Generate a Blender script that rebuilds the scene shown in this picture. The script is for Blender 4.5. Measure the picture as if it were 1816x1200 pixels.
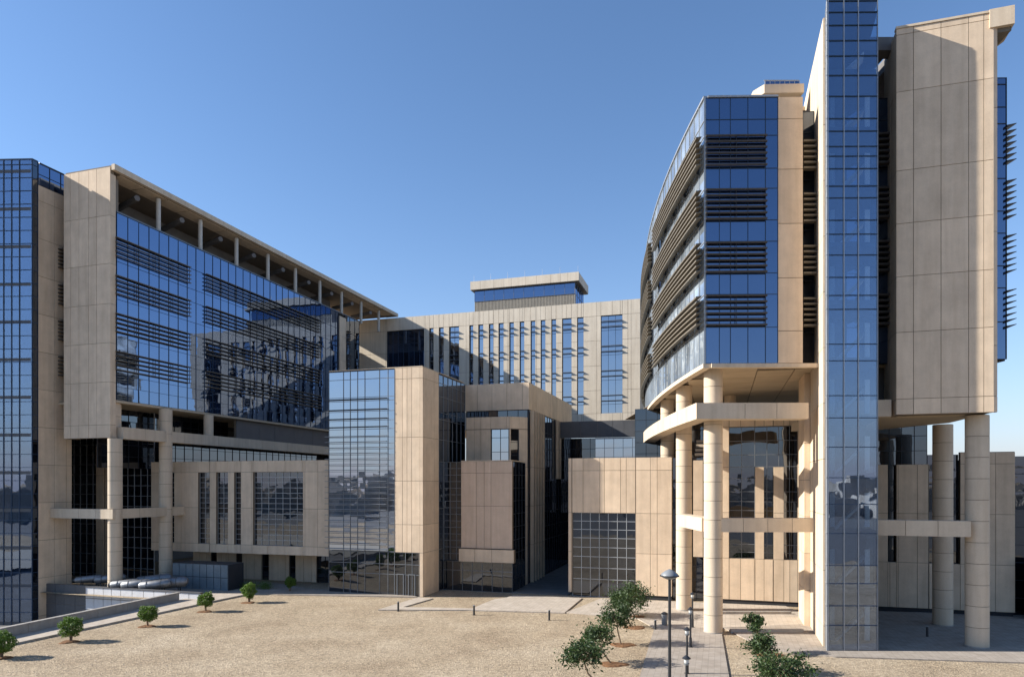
import bpy, bmesh, math, random
from mathutils import Vector, Matrix, Euler
random.seed(7)
R = math.radians
for o in list(bpy.data.objects):
    bpy.data.objects.remove(o)
S = bpy.context.scene
COL = S.collection

# ------------------------------------------------------------------ camera
EYE = Vector((0, 0, 12.0))
cam = bpy.data.cameras.new('camera'); cam_o = bpy.data.objects.new('camera', cam); COL.objects.link(cam_o)
cam_o.location = EYE; cam_o.rotation_euler = (R(90), 0, 0)
cam.sensor_width = 36; cam.lens = 24.0; cam.shift_y = 0.1426; cam.clip_end = 6000; cam.clip_start = 0.5
S.camera = cam_o
# ------------------------------------------------------------------ light
SUN_EL = 28.5
w = bpy.data.worlds.new("World"); S.world = w; w.use_nodes = True
nt = w.node_tree; nt.nodes.clear()
out = nt.nodes.new('ShaderNodeOutputWorld'); bg = nt.nodes.new('ShaderNodeBackground')
sky = nt.nodes.new('ShaderNodeTexSky'); sky.sky_type = 'NISHITA'; sky.sun_disc = False
sky.sun_elevation = R(SUN_EL); sky.sun_rotation = R(-91.0)
sky.altitude = 200; sky.air_density = 1.0; sky.dust_density = 0.25; sky.ozone_density = 4.5
bg.inputs['Strength'].default_value = 0.098
hs = nt.nodes.new('ShaderNodeHueSaturation'); hs.inputs['Saturation'].default_value = 1.02
# dusty desert haze low over the horizon, the same all the way round
tc = nt.nodes.new('ShaderNodeTexCoord'); sx = nt.nodes.new('ShaderNodeSeparateXYZ'); nt.links.new(tc.outputs['Generated'], sx.inputs[0])
ab = nt.nodes.new('ShaderNodeMath'); ab.operation = 'ABSOLUTE'; nt.links.new(sx.outputs['Z'], ab.inputs[0])
om = nt.nodes.new('ShaderNodeMath'); om.operation = 'SUBTRACT'; om.inputs[0].default_value = 1.0; nt.links.new(ab.outputs[0], om.inputs[1])
po = nt.nodes.new('ShaderNodeMath'); po.operation = 'POWER'; po.inputs[1].default_value = 8.0; nt.links.new(om.outputs[0], po.inputs[0])
ml = nt.nodes.new('ShaderNodeMath'); ml.operation = 'MULTIPLY'; ml.inputs[1].default_value = 0.93; nt.links.new(po.outputs[0], ml.inputs[0])
hz_ = nt.nodes.new('ShaderNodeMix'); hz_.data_type = 'RGBA'; hz_.inputs['B'].default_value = (3.0, 3.0, 3.6, 1)
nt.links.new(sky.outputs[0], hs.inputs['Color']); nt.links.new(hs.outputs[0], hz_.inputs['A']); nt.links.new(ml.outputs[0], hz_.inputs['Factor'])
nt.links.new(hz_.outputs['Result'], bg.inputs[0]); nt.links.new(bg.outputs[0], out.inputs[0])
sl = bpy.data.lights.new('sun', 'SUN'); sl.energy = 4.7; sl.angle = R(0.5); sl.color = (1.0, 0.95, 0.865)
so = bpy.data.objects.new('sun', sl); COL.objects.link(so); so.location = (-60, 0, 60)
d = Vector((math.cos(R(SUN_EL)), -0.018, -math.sin(R(SUN_EL))))
so.rotation_euler = d.to_track_quat('-Z', 'Y').to_euler()
S.view_settings.view_transform = 'Standard'; S.view_settings.look = 'None'
S.view_settings.exposure = 1.04; S.view_settings.gamma = 1.0; S.view_settings.use_curve_mapping = False
S.cycles.max_bounces = 7; S.cycles.diffuse_bounces = 4; S.cycles.glossy_bounces = 4; S.cycles.transmission_bounces = 4
S.cycles.transparent_max_bounces = 8; S.cycles.caustics_reflective = False; S.cycles.caustics_refractive = False
S.cycles.sample_clamp_indirect = 6

# ------------------------------------------------------------------ materials
def new_mat(name):
    m = bpy.data.materials.new(name); m.use_nodes = True
    n = m.node_tree.nodes; n.clear()
    return m, n, m.node_tree.links

def ramp(n, stops):
    r = n.new('ShaderNodeValToRGB'); e = r.color_ramp.elements
    e[0].position, e[0].color = stops[0][0], (*stops[0][1], 1)
    e[1].position, e[1].color = stops[-1][0], (*stops[-1][1], 1)
    for p, c in stops[1:-1]:
        x = e.new(p); x.color = (*c, 1)
    return r

def solid(name, col, rough=0.6, var=0.12, scale=1.5, bump=0.1, bscale=30, metal=0.0, rnd=0.0, streak=False, spec=0.3):
    m, n, l = new_mat(name)
    o = n.new('ShaderNodeOutputMaterial'); p = n.new('ShaderNodeBsdfPrincipled')
    p.inputs['Roughness'].default_value = rough; p.inputs['Metallic'].default_value = metal
    p.inputs['Specular IOR Level'].default_value = spec
    g = n.new('ShaderNodeNewGeometry')
    t = n.new('ShaderNodeTexNoise'); t.inputs['Scale'].default_value = scale; t.inputs['Detail'].default_value = 6; t.inputs['Roughness'].default_value = 0.62
    l.new(g.outputs['Position'], t.inputs['Vector'])
    a = tuple(c*(1-var) for c in col); b = tuple(min(1, c*(1+var)) for c in col)
    r = ramp(n, [(0.3, a), (0.7, b)]); l.new(t.outputs['Fac'], r.inputs['Fac'])
    c = r.outputs['Color']
    if streak:
        mp = n.new('ShaderNodeMapping'); mp.inputs['Scale'].default_value = (1.6, 1.6, 0.12); l.new(g.outputs['Position'], mp.inputs['Vector'])
        t3 = n.new('ShaderNodeTexNoise'); t3.inputs['Scale'].default_value = 1.4; t3.inputs['Detail'].default_value = 5; l.new(mp.outputs[0], t3.inputs['Vector'])
        r3 = ramp(n, [(0.3, (0.89, 0.87, 0.85)), (0.62, (1.03, 1.03, 1.03))]); l.new(t3.outputs['Fac'], r3.inputs['Fac'])
        mx = n.new('ShaderNodeMix'); mx.data_type = 'RGBA'; mx.blend_type = 'MULTIPLY'; mx.inputs['Factor'].default_value = 0.8
        l.new(c, mx.inputs['A']); l.new(r3.outputs['Color'], mx.inputs['B']); c = mx.outputs['Result']
        t4 = n.new('ShaderNodeTexNoise'); t4.inputs['Scale'].default_value = 14; t4.inputs['Detail'].default_value = 8; t4.inputs['Roughness'].default_value = 0.8; l.new(g.outputs['Position'], t4.inputs['Vector'])
        r4 = ramp(n, [(0.3, (0.88, 0.88, 0.88)), (0.7, (1.08, 1.08, 1.08))]); l.new(t4.outputs['Fac'], r4.inputs['Fac'])
        m4 = n.new('ShaderNodeMix'); m4.data_type = 'RGBA'; m4.blend_type = 'MULTIPLY'; m4.inputs['Factor'].default_value = 0.8
        l.new(c, m4.inputs['A']); l.new(r4.outputs['Color'], m4.inputs['B']); c = m4.outputs['Result']
    if rnd:
        oi = n.new('ShaderNodeObjectInfo'); mr = n.new('ShaderNodeMapRange'); mr.inputs['To Min'].default_value = 1-rnd; mr.inputs['To Max'].default_value = 1+rnd
        l.new(oi.outputs['Random'], mr.inputs['Value'])
        h = n.new('ShaderNodeHueSaturation'); l.new(mr.outputs[0], h.inputs['Value']); l.new(c, h.inputs['Color']); c = h.outputs[0]
    l.new(c, p.inputs['Base Color'])
    if bump:
        t2 = n.new('ShaderNodeTexNoise'); t2.inputs['Scale'].default_value = bscale; t2.inputs['Detail'].default_value = 4; l.new(g.outputs['Position'], t2.inputs['Vector'])
        bp = n.new('ShaderNodeBump'); bp.inputs['Strength'].default_value = bump; bp.inputs['Distance'].default_value = 0.03
        l.new(t2.outputs['Fac'], bp.inputs['Height']); l.new(bp.outputs[0], p.inputs['Normal'])
    l.new(p.outputs[0], o.inputs[0])
    return m

def glass(name, tint, inner, f0, f1, wav=0.02, transp=0.0, rnd=0.35):
    """coated facade glass: tinted mirror over a dim interior; optional real see-through"""
    m, n, l = new_mat(name)
    o = n.new('ShaderNodeOutputMaterial')
    gl = n.new('ShaderNodeBsdfGlossy'); gl.inputs['Roughness'].default_value = 0.012
    gl.inputs['Color'].default_value = (*tint, 1)
    df = n.new('ShaderNodeBsdfDiffuse')
    oi = n.new('ShaderNodeObjectInfo')
    g = n.new('ShaderNodeNewGeometry')
    t = n.new('ShaderNodeTexNoise'); t.inputs['Scale'].default_value = 0.35; t.inputs['Detail'].default_value = 3; l.new(g.outputs['Position'], t.inputs['Vector'])
    r = ramp(n, [(0.3, tuple(c*0.45 for c in inner)), (0.75, tuple(c*1.5 for c in inner))]); l.new(t.outputs['Fac'], r.inputs['Fac'])
    mr = n.new('ShaderNodeMapRange'); mr.inputs['To Min'].default_value = 1-rnd; mr.inputs['To Max'].default_value = 1+rnd; l.new(oi.outputs['Random'], mr.inputs['Value'])
    h = n.new('ShaderNodeHueSaturation'); l.new(mr.outputs[0], h.inputs['Value']); l.new(r.outputs[0], h.inputs['Color'])
    l.new(h.outputs[0], df.inputs['Color'])
    lw = n.new('ShaderNodeLayerWeight'); lw.inputs['Blend'].default_value = 0.5
    pw = n.new('ShaderNodeMath'); pw.operation = 'POWER'; pw.inputs[1].default_value = 2.5; l.new(lw.outputs['Facing'], pw.inputs[0])
    fr = n.new('ShaderNodeMapRange'); fr.inputs['To Min'].default_value = f0; fr.inputs['To Max'].default_value = f1; l.new(pw.outputs[0], fr.inputs['Value'])
    t2 = n.new('ShaderNodeTexNoise'); t2.inputs['Scale'].default_value = 0.55; t2.inputs['Detail'].default_value = 1.5; l.new(g.outputs['Position'], t2.inputs['Vector'])
    bp = n.new('ShaderNodeBump'); bp.inputs['Strength'].default_value = 1.0; bp.inputs['Distance'].default_value = wav
    l.new(t2.outputs['Fac'], bp.inputs['Height']); l.new(bp.outputs[0], gl.inputs['Normal'])
    under = df.outputs[0]
    if transp:
        tr = n.new('ShaderNodeBsdfTransparent'); tr.inputs[0].default_value = (0.70, 0.80, 0.88, 1)
        mt = n.new('ShaderNodeMixShader'); mt.inputs[0].default_value = transp
        l.new(df.outputs[0], mt.inputs[1]); l.new(tr.outputs[0], mt.inputs[2]); under = mt.outputs[0]
    mx = n.new('ShaderNodeMixShader'); l.new(fr.outputs[0], mx.inputs[0]); l.new(under, mx.inputs[1]); l.new(gl.outputs[0], mx.inputs[2])
    l.new(mx.outputs[0], o.inputs[0])
    return m

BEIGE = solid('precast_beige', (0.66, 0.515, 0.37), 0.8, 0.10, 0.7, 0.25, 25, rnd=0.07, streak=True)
BEIGEP = solid('precast_pinkish', (0.61, 0.455, 0.335), 0.8, 0.07, 0.7, 0.25, 25, rnd=0.05, streak=True)
BEIGER = solid('precast_lifted', (0.68, 0.59, 0.47), 0.8, 0.06, 0.5, 0.2, 25, rnd=0.05, streak=True)  # paler copy of the beige, raised to carry the rear front's sunlit brightness
JOINT = solid('joint_backing', (0.21, 0.17, 0.13), 0.9, 0.1, 1, 0)
BEAMC = solid('precast_beam', (0.60, 0.49, 0.365), 0.8, 0.06, 0.7, 0.25, 25, rnd=0.04, streak=True)
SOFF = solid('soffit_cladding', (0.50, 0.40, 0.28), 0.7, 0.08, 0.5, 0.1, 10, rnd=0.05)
GBLUE = glass('curtain_glass', (0.38, 0.50, 0.74), (0.006, 0.014, 0.035), 0.42, 0.95, 0.006)
GPALE = glass('curved_glass', (0.80, 0.90, 1.0), (0.27, 0.31, 0.35), 0.28, 0.75, 0.006)
GDARK = glass('dark_glass', (0.62, 0.68, 0.78), (0.008, 0.009, 0.012), 0.17, 0.8, 0.012)
GSKY = glass('pavilion_glass', (0.74, 0.80, 0.92), (0.008, 0.013, 0.022), 0.50, 0.95, 0.009)
GTOW = glass('stair_tower_glass', (0.58, 0.68, 0.88), (0.010, 0.022, 0.042), 0.27, 0.95, 0.007, transp=0.9)
FRAMEB = solid('mullion_blue', (0.03, 0.055, 0.10), 0.4, 0.1, 1, 0)
FRAME = solid('mullion_aluminium', (0.20, 0.21, 0.225), 0.45, 0.1, 1, 0, metal=0.3)
FRAMEL = solid('mullion_light', (0.40, 0.41, 0.42), 0.4, 0.1, 1, 0, metal=0.4)
FRAMED = solid('mullion_dark', (0.03, 0.035, 0.045), 0.5, 0.1, 1, 0)
LOUV = solid('louvre_pale', (0.17, 0.145, 0.11), 0.55, 0.15, 2, 0, metal=0.15)  # paler copy of the blade metal, sun on the curve put into the colour
LOUVD = solid('louvre_dark', (0.07, 0.06, 0.052), 0.55, 0.15, 2, 0, metal=0.15)
GREYM = solid('grey_metal_cladding', (0.10, 0.10, 0.105), 0.55, 0.12, 0.8, 0.05, 10)
RIBM = solid('ribbed_metal', (0.36, 0.32, 0.26), 0.6, 0.1, 1, 0)
CORE = solid('core_dark', (0.035, 0.035, 0.038), 0.9, 0.2, 1, 0)
ROOFM = solid('roof_grey', (0.16, 0.15, 0.145), 0.8, 0.12, 1, 0.1, 12)
STEEL = solid('painted_steel', (0.50, 0.46, 0.40), 0.5, 0.08, 2, 0)
WHITEI = solid('interior_white', (0.75, 0.76, 0.74), 0.7, 0.05, 1, 0)
CONC = solid('concrete', (0.34, 0.315, 0.285), 0.85, 0.12, 1.2, 0.3, 20, streak=True)
CONCW = solid('white_panel', (0.60, 0.60, 0.61), 0.7, 0.08, 1.2, 0.05, 20)
STAIN = solid('stainless', (0.24, 0.245, 0.255), 0.5, 0.25, 3, 0.05, 6, metal=0.7)
BLACK = solid('black_paint', (0.022, 0.024, 0.028), 0.4, 0.1, 3, 0, spec=0.5)
LAMPG = solid('lamp_grey', (0.20, 0.21, 0.22), 0.4, 0.1, 3, 0, spec=0.5)
BARK = solid('bark', (0.20, 0.14, 0.09), 0.9, 0.25, 12, 0.6, 40)
SOIL = solid('damp_soil', (0.17, 0.085, 0.04), 0.95, 0.35, 5, 0.8, 25)

def leafmat(name, a, b):
    m, n, l = new_mat(name)
    o = n.new('ShaderNodeOutputMaterial'); p = n.new('ShaderNodeBsdfPrincipled'); p.inputs['Roughness'].default_value = 0.55
    g = n.new('ShaderNodeNewGeometry'); t = n.new('ShaderNodeTexNoise'); t.inputs['Scale'].default_value = 3.0; t.inputs['Detail'].default_value = 5
    l.new(g.outputs['Position'], t.inputs['Vector'])
    ad = n.new('ShaderNodeMath'); ad.operation = 'MULTIPLY_ADD'; ad.inputs[1].default_value = 0.5; l.new(g.outputs['Random Per Island'], ad.inputs[0]); 
    m2 = n.new('ShaderNodeMath'); m2.operation = 'MULTIPLY'; m2.inputs[1].default_value = 0.5; l.new(t.outputs['Fac'], m2.inputs[0]); l.new(m2.outputs[0], ad.inputs[2])
    r = ramp(n, [(0.15, a), (0.85, b)]); l.new(ad.outputs[0], r.inputs['Fac']); l.new(r.outputs[0], p.inputs['Base Color'])
    tl = n.new('ShaderNodeBsdfTranslucent'); l.new(r.outputs[0], tl.inputs[0])
    mx = n.new('ShaderNodeMixShader'); mx.inputs[0].default_value = 0.3; l.new(p.outputs[0], mx.inputs[1]); l.new(tl.outputs[0], mx.inputs[2])
    l.new(mx.outputs[0], o.inputs[0]); return m
LEAFA = leafmat('clipped_leaf', (0.045, 0.095, 0.012), (0.15, 0.25, 0.03))
LEAFB = leafmat('dark_leaf', (0.014, 0.036, 0.011), (0.07, 0.115, 0.028))

def groundmat(name, a, b, c, pebble=9.0, bump=0.6):
    m, n, l = new_mat(name)
    o = n.new('ShaderNodeOutputMaterial'); p = n.new('ShaderNodeBsdfPrincipled'); p.inputs['Roughness'].default_value = 0.95; p.inputs['Specular IOR Level'].default_value = 0.1
    g = n.new('ShaderNodeNewGeometry')
    t = n.new('ShaderNodeTexNoise'); t.inputs['Scale'].default_value = 0.16; t.inputs['Detail'].default_value = 9; t.inputs['Roughness'].default_value = 0.6; l.new(g.outputs['Position'], t.inputs['Vector'])
    r = ramp(n, [(0.32, a), (0.5, b), (0.7, c)]); l.new(t.outputs['Fac'], r.inputs['Fac'])
    v = n.new('ShaderNodeTexVoronoi'); v.inputs['Scale'].default_value = pebble; l.new(g.outputs['Position'], v.inputs['Vector'])
    sv = n.new('ShaderNodeSeparateColor'); l.new(v.outputs['Color'], sv.inputs[0])
    mr = n.new('ShaderNodeMapRange'); mr.inputs['To Min'].default_value = 0.66; mr.inputs['To Max'].default_value = 1.25; l.new(sv.outputs[0], mr.inputs['Value'])
    t5 = n.new('ShaderNodeTexNoise'); t5.inputs['Scale'].default_value = 1.3; t5.inputs['Detail'].default_value = 8; t5.inputs['Roughness'].default_value = 0.75; l.new(g.outputs['Position'], t5.inputs['Vector'])
    m5 = n.new('ShaderNodeMapRange'); m5.inputs['From Min'].default_value = 0.25; m5.inputs['From Max'].default_value = 0.75; m5.inputs['To Min'].default_value = 0.78; m5.inputs['To Max'].default_value = 1.2; l.new(t5.outputs['Fac'], m5.inputs['Value'])
    mu = n.new('ShaderNodeMath'); mu.operation = 'MULTIPLY'; l.new(mr.outputs[0], mu.inputs[0]); l.new(m5.outputs[0], mu.inputs[1])
    h = n.new('ShaderNodeHueSaturation'); l.new(mu.outputs[0], h.inputs['Value']); l.new(r.outputs[0], h.inputs['Color'])
    l.new(h.outputs[0], p.inputs['Base Color'])
    ad = n.new('ShaderNodeMath'); ad.operation = 'ADD'; l.new(v.outputs['Distance'], ad.inputs[0]); l.new(t5.outputs['Fac'], ad.inputs[1])
    bp = n.new('ShaderNodeBump'); bp.inputs['Strength'].default_value = bump; bp.inputs['Distance'].default_value = 0.06; l.new(ad.outputs[0], bp.inputs['Height']); l.new(bp.outputs[0], p.inputs['Normal'])
    l.new(p.outputs[0], o.inputs[0]); return m
GRAVEL = groundmat('gravel', (0.305, 0.235, 0.16), (0.37, 0.293, 0.203), (0.425, 0.345, 0.248))

def pavemat(name, col, size, ang=17.0):
    m, n, l = new_mat(name)
    o = n.new('ShaderNodeOutputMaterial'); p = n.new('ShaderNodeBsdfPrincipled'); p.inputs['Roughness'].default_value = 0.85; p.inputs['Specular IOR Level'].default_value = 0.2
    g = n.new('ShaderNodeNewGeometry'); mp = n.new('ShaderNodeMapping'); mp.inputs['Rotation'].default_value = (0, 0, R(ang)); l.new(g.outputs['Position'], mp.inputs['Vector'])
    b = n.new('ShaderNodeTexBrick'); b.inputs['Scale'].default_value = 1.0; b.inputs['Brick Width'].default_value = size; b.inputs['Row Height'].default_value = size; b.offset = 0
    b.inputs['Mortar Size'].default_value = 0.015; b.inputs['Color1'].default_value = (*[c*0.93 for c in col], 1); b.inputs['Color2'].default_value = (*[c*1.06 for c in col], 1); b.inputs['Mortar'].default_value = (*[c*0.75 for c in col], 1)
    l.new(mp.outputs[0], b.inputs['Vector'])
    t = n.new('ShaderNodeTexNoise'); t.inputs['Scale'].default_value = 0.8; t.inputs['Detail'].default_value = 8; t.inputs['Roughness'].default_value = 0.7; l.new(g.outputs['Position'], t.inputs['Vector'])
    r = ramp(n, [(0.3, (0.8, 0.78, 0.75)), (0.7, (1.1, 1.1, 1.1))]); l.new(t.outputs['Fac'], r.inputs['Fac'])
    mx = n.new('ShaderNodeMix'); mx.data_type = 'RGBA'; mx.blend_type = 'MULTIPLY'; mx.inputs['Factor'].default_value = 1; l.new(b.outputs['Color'], mx.inputs['A']); l.new(r.outputs[0], mx.inputs['B'])
    l.new(mx.outputs['Result'], p.inputs['Base Color']); l.new(p.outputs[0], o.inputs[0]); return m
PAVE = pavemat('light_paving', (0.46, 0.40, 0.335), 0.4)
PAVEG = pavemat('grey_paving', (0.345, 0.30, 0.255), 0.4)
PAVED = pavemat('asphalt_paving', (0.17, 0.165, 0.16), 1.2)

# ------------------------------------------------------------------ frame of the buildings: u along the fronts, v into depth
CU, SU = math.cos(R(17)), math.sin(R(17))
def L(u, v): return Vector((u*CU + v*SU, -u*SU + v*CU))

def link(o, parent=None):
    COL.objects.link(o)
    if parent is not None: o.parent = parent
    return o
def thing(name, label, cat, loc, rotz=0.0, group=None):
    e = bpy.data.objects.new(name, None); e.empty_display_size = 1; link(e)
    e.location = (loc[0], loc[1], loc[2] if len(loc) > 2 else 0); e.rotation_euler = (0, 0, rotz)
    e['label'] = label; e['category'] = cat
    if group: e['group'] = group
    return e
def wloc(o):
    v = Vector(o.location); p = o.parent
    while p is not None:
        v += Vector(p.location); p = p.parent
    return v

class MB:
    def __init__(s): s.v = []; s.f = []
    def box(s, x0, x1, y0, y1, z0, z1, M=None):
        b = len(s.v); pts = [(x, y, z) for z in (z0, z1) for x, y in ((x0, y0), (x1, y0), (x1, y1), (x0, y1))]
        if M is not None: pts = [tuple(M @ Vector(p)) for p in pts]
        s.v += pts
        for q in ((0, 3, 2, 1), (4, 5, 6, 7), (0, 1, 5, 4), (1, 2, 6, 5), (2, 3, 7, 6), (3, 0, 4, 7)): s.f.append(tuple(b+i for i in q))
    def prism(s, poly, z0, z1):
        b = len(s.v); n = len(poly)
        s.v += [(p[0], p[1], z0) for p in poly] + [(p[0], p[1], z1) for p in poly]
        s.f.append(tuple(b+i for i in reversed(range(n)))); s.f.append(tuple(b+n+i for i in range(n)))
        for i in range(n): j = (i+1) % n; s.f.append((b+i, b+j, b+n+j, b+n+i))
    def strip(s, outer, inner, z0, z1):
        """band between two polylines (xy), z0..z1"""
        for i in range(len(outer)-1):
            s.prism([outer[i], outer[i+1], inner[i+1], inner[i]], z0, z1)
    def tube(s, pts, rads, n=10, caps=True):
        rings = []
        for i, p in enumerate(pts):
            p = Vector(p)
            dv = (Vector(pts[min(i+1, len(pts)-1)]) - Vector(pts[max(i-1, 0)])).normalized()
            a = dv.cross(Vector((0, 0, 1)) if abs(dv.z) < 0.9 else Vector((1, 0, 0))).normalized(); b2 = dv.cross(a)
            base = len(s.v)
            for k in range(n):
                t = 2*math.pi*k/n; s.v.append(tuple(p + (a*math.cos(t) + b2*math.sin(t))*rads[i]))
            rings.append(base)
        for i in range(len(rings)-1):
            for k in range(n):
                q = (k+1) % n; s.f.append((rings[i]+k, rings[i]+q, rings[i+1]+q, rings[i+1]+k))
        if caps:
            s.f.append(tuple(rings[0]+k for k in reversed(range(n)))); s.f.append(tuple(rings[-1]+k for k in range(n)))
    def mesh(s, name, mat, smooth=False):
        me = bpy.data.meshes.new(name); me.from_pydata(s.v, [], s.f); me.update()
        bm = bmesh.new(); bm.from_mesh(me); bmesh.ops.recalc_face_normals(bm, faces=bm.faces); bm.to_mesh(me); bm.free()
        if mat: me.materials.append(mat)
        if smooth:
            me.polygons.foreach_set('use_smooth', [True]*len(me.polygons))
            try: me.set_sharp_from_angle(angle=R(40))
            except Exception: pass
        return me
    def build(s, name, mat, parent=None, loc=(0, 0, 0), rotz=0, smooth=False):
        o = bpy.data.objects.new(name, s.mesh(name, mat, smooth)); link(o, parent)
        l = Vector((loc[0], loc[1], loc[2] if len(loc) > 2 else 0))
        o.location = l; o.rotation_euler = (0, 0, rotz); return o
    def world(s, name, mat, parent, smooth=False):
        """vertices are world coordinates; parent unrotated"""
        off = wloc(parent) if parent is not None else Vector((0, 0, 0))
        s.v = [(x-off.x, y-off.y, z-off.z) for x, y, z in s.v]
        return s.build(name, mat, parent, (0, 0, 0), 0, smooth)

# ---- pieces: panels, panes, blades kept one by one up to the limit, the rest joined
PIECES = []
MC = {}
def boxmesh(kind, dims, mat):
    k = (kind, tuple(round(x, 2) for x in dims), mat.name)
    if k not in MC:
        m = MB(); m.box(0, k[1][0], 0, k[1][1], 0, k[1][2]); MC[k] = m.mesh(kind, mat)
    return MC[k]
def piece(root, parent, kind, dims, mat, loc, rot, always=False):
    PIECES.append((root, parent, kind, dims, mat, Vector(loc), rot, always))
def px_size(loc, dims, rot):
    M = Matrix.Translation(loc) @ Euler(rot).to_matrix().to_4x4()
    xs, ys = [], []
    for x in (0, dims[0]):
        for y in (0, dims[1]):
            for z in (0, dims[2]):
                p = M @ Vector((x, y, z)) - EYE
                if p.y < 1: return 0, 0
                xs.append(p.x/p.y*1211); ys.append(p.z/p.y*1211)
    return max(xs)-min(xs), max(ys)-min(ys)
def flush_pieces():
    groups = {}
    for p in PIECES: groups.setdefault((p[0].name, p[2]), []).append(p)
    for (rn, kind), ps in groups.items():
        sc = []
        for p in ps:
            a, b = px_size(p[5], p[3], p[6])
            thin = kind in ('louvre_blade', 'sunshade')
            ok = max(a, b) >= 10 and (min(a, b) >= 4.5 or (thin and min(a, b) > 1.2) or p[7])
            sc.append((a*b if ok else -1, p))
        sc.sort(key=lambda t: -t[0])
        n = 0; rest = []
        for a, p in sc:
            if a > 0 and n < 290:
                me = boxmesh(kind, p[3], p[4]); o = bpy.data.objects.new(kind, me); link(o, p[1])
                o.location = p[5] - wloc(p[1]); o.rotation_euler = p[6]; n += 1
            else: rest.append(p)
        bymat = {}
        for p in rest: bymat.setdefault(p[4].name, []).append(p)
        if rest:
            m = MB(); idx = []; mats = []
            for mn, q in bymat.items():
                mats.append(q[0][4])
                for p in q:
                    M = Matrix.Translation(p[5]) @ Euler(p[6]).to_matrix().to_4x4()
                    f0 = len(m.f); m.box(0, p[3][0], 0, p[3][1], 0, p[3][2], M); idx += [len(mats)-1]*(len(m.f)-f0)
            o = m.world(kind+'_field', None, rest[0][0])
            for mt in mats: o.data.materials.append(mt)
            o.data.polygons.foreach_set('material_index', idx); o['kind'] = 'stuff'

def frame_of(A, B):
    A = Vector(A[:2]); B = Vector(B[:2]); d = (B-A); ln = d.length; d.normalize()
    return A, d, Vector((-d.y, d.x)), ln, math.atan2(d.y, d.x)
def cuts(a, b, step, jit=0.0, rng=random):
    n = max(1, round((b-a)/step)); w = [1+rng.uniform(-jit, jit) for _ in range(n)]; t = sum(w); r = [a]; 
    for x in w: r.append(r[-1] + x/t*(b-a))
    r[-1] = b; return r
def panelwall(root, A, B, z0, z1, xs=None, zs=None, holes=(), thick=0.45, mat=BEIGE, name='wall', gap=0.042, step=1.7, jit=0.35, backs=True):
    """precast wall: recessed backing and one slab per panel; holes = (x0,x1,z0,z1) along the wall"""
    A, d, nrm, ln, th = frame_of(A, B)
    rng = random.Random(int(abs(A.x*31+A.y*17+z0*7)))
    if xs is None: xs = cuts(0, ln, step, jit, rng)
    if zs is None: zs = cuts(z0, z1, 4.1)
    X = sorted(set([0, ln] + [x for x in xs if 0 < x < ln] + [h[i] for h in holes for i in (0, 1)]))
    Z = sorted(set([z0, z1] + [z for z in zs if z0 < z < z1] + [h[i] for h in holes for i in (2, 3)]))
    m = MB(); par = MB(); cells = []
    inh = lambda x, z: any(h[0] < x < h[1] and h[2] < z < h[3] for h in holes)
    pt = 0.07
    for i in range(len(X)-1):
        for j in range(len(Z)-1):
            xa, xb, za, zb = X[i], X[i+1], Z[j], Z[j+1]
            if inh((xa+xb)/2, (za+zb)/2): continue
            m.box(xa+(0.01 if i == 0 else 0), xb-(0.01 if i == len(X)-2 else 0), 0.045, thick, za, zb-(0.01 if j == len(Z)-2 else 0)); cells.append((xa, xb, za, zb))
    rl = wloc(root)
    o = m.build(name, JOINT, root, (A.x-rl.x, A.y-rl.y, -rl.z), th)
    # rotated backing: pieces hang under it by an unrotated holder offset -> use the wall itself only as name parent
    g = gap/2
    # merge hole-made slivers: cells are the panels
    for xa, xb, za, zb in cells:
        ga = 0 if xa == 0 else g; gb = 0 if xb == ln else g
        p = A + d*(xa+ga)
        if xb-xa-ga-gb < 0.03 or zb-za-gap < 0.03: continue
        off = rng.uniform(-0.006, 0.006)
        PIECES.append((root, o, 'panel', (xb-xa-ga-gb, pt, zb-za-gap), mat, Vector((p.x + nrm.x*off, p.y + nrm.y*off, za+g)), (0, 0, th), False))
    return o
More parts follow.
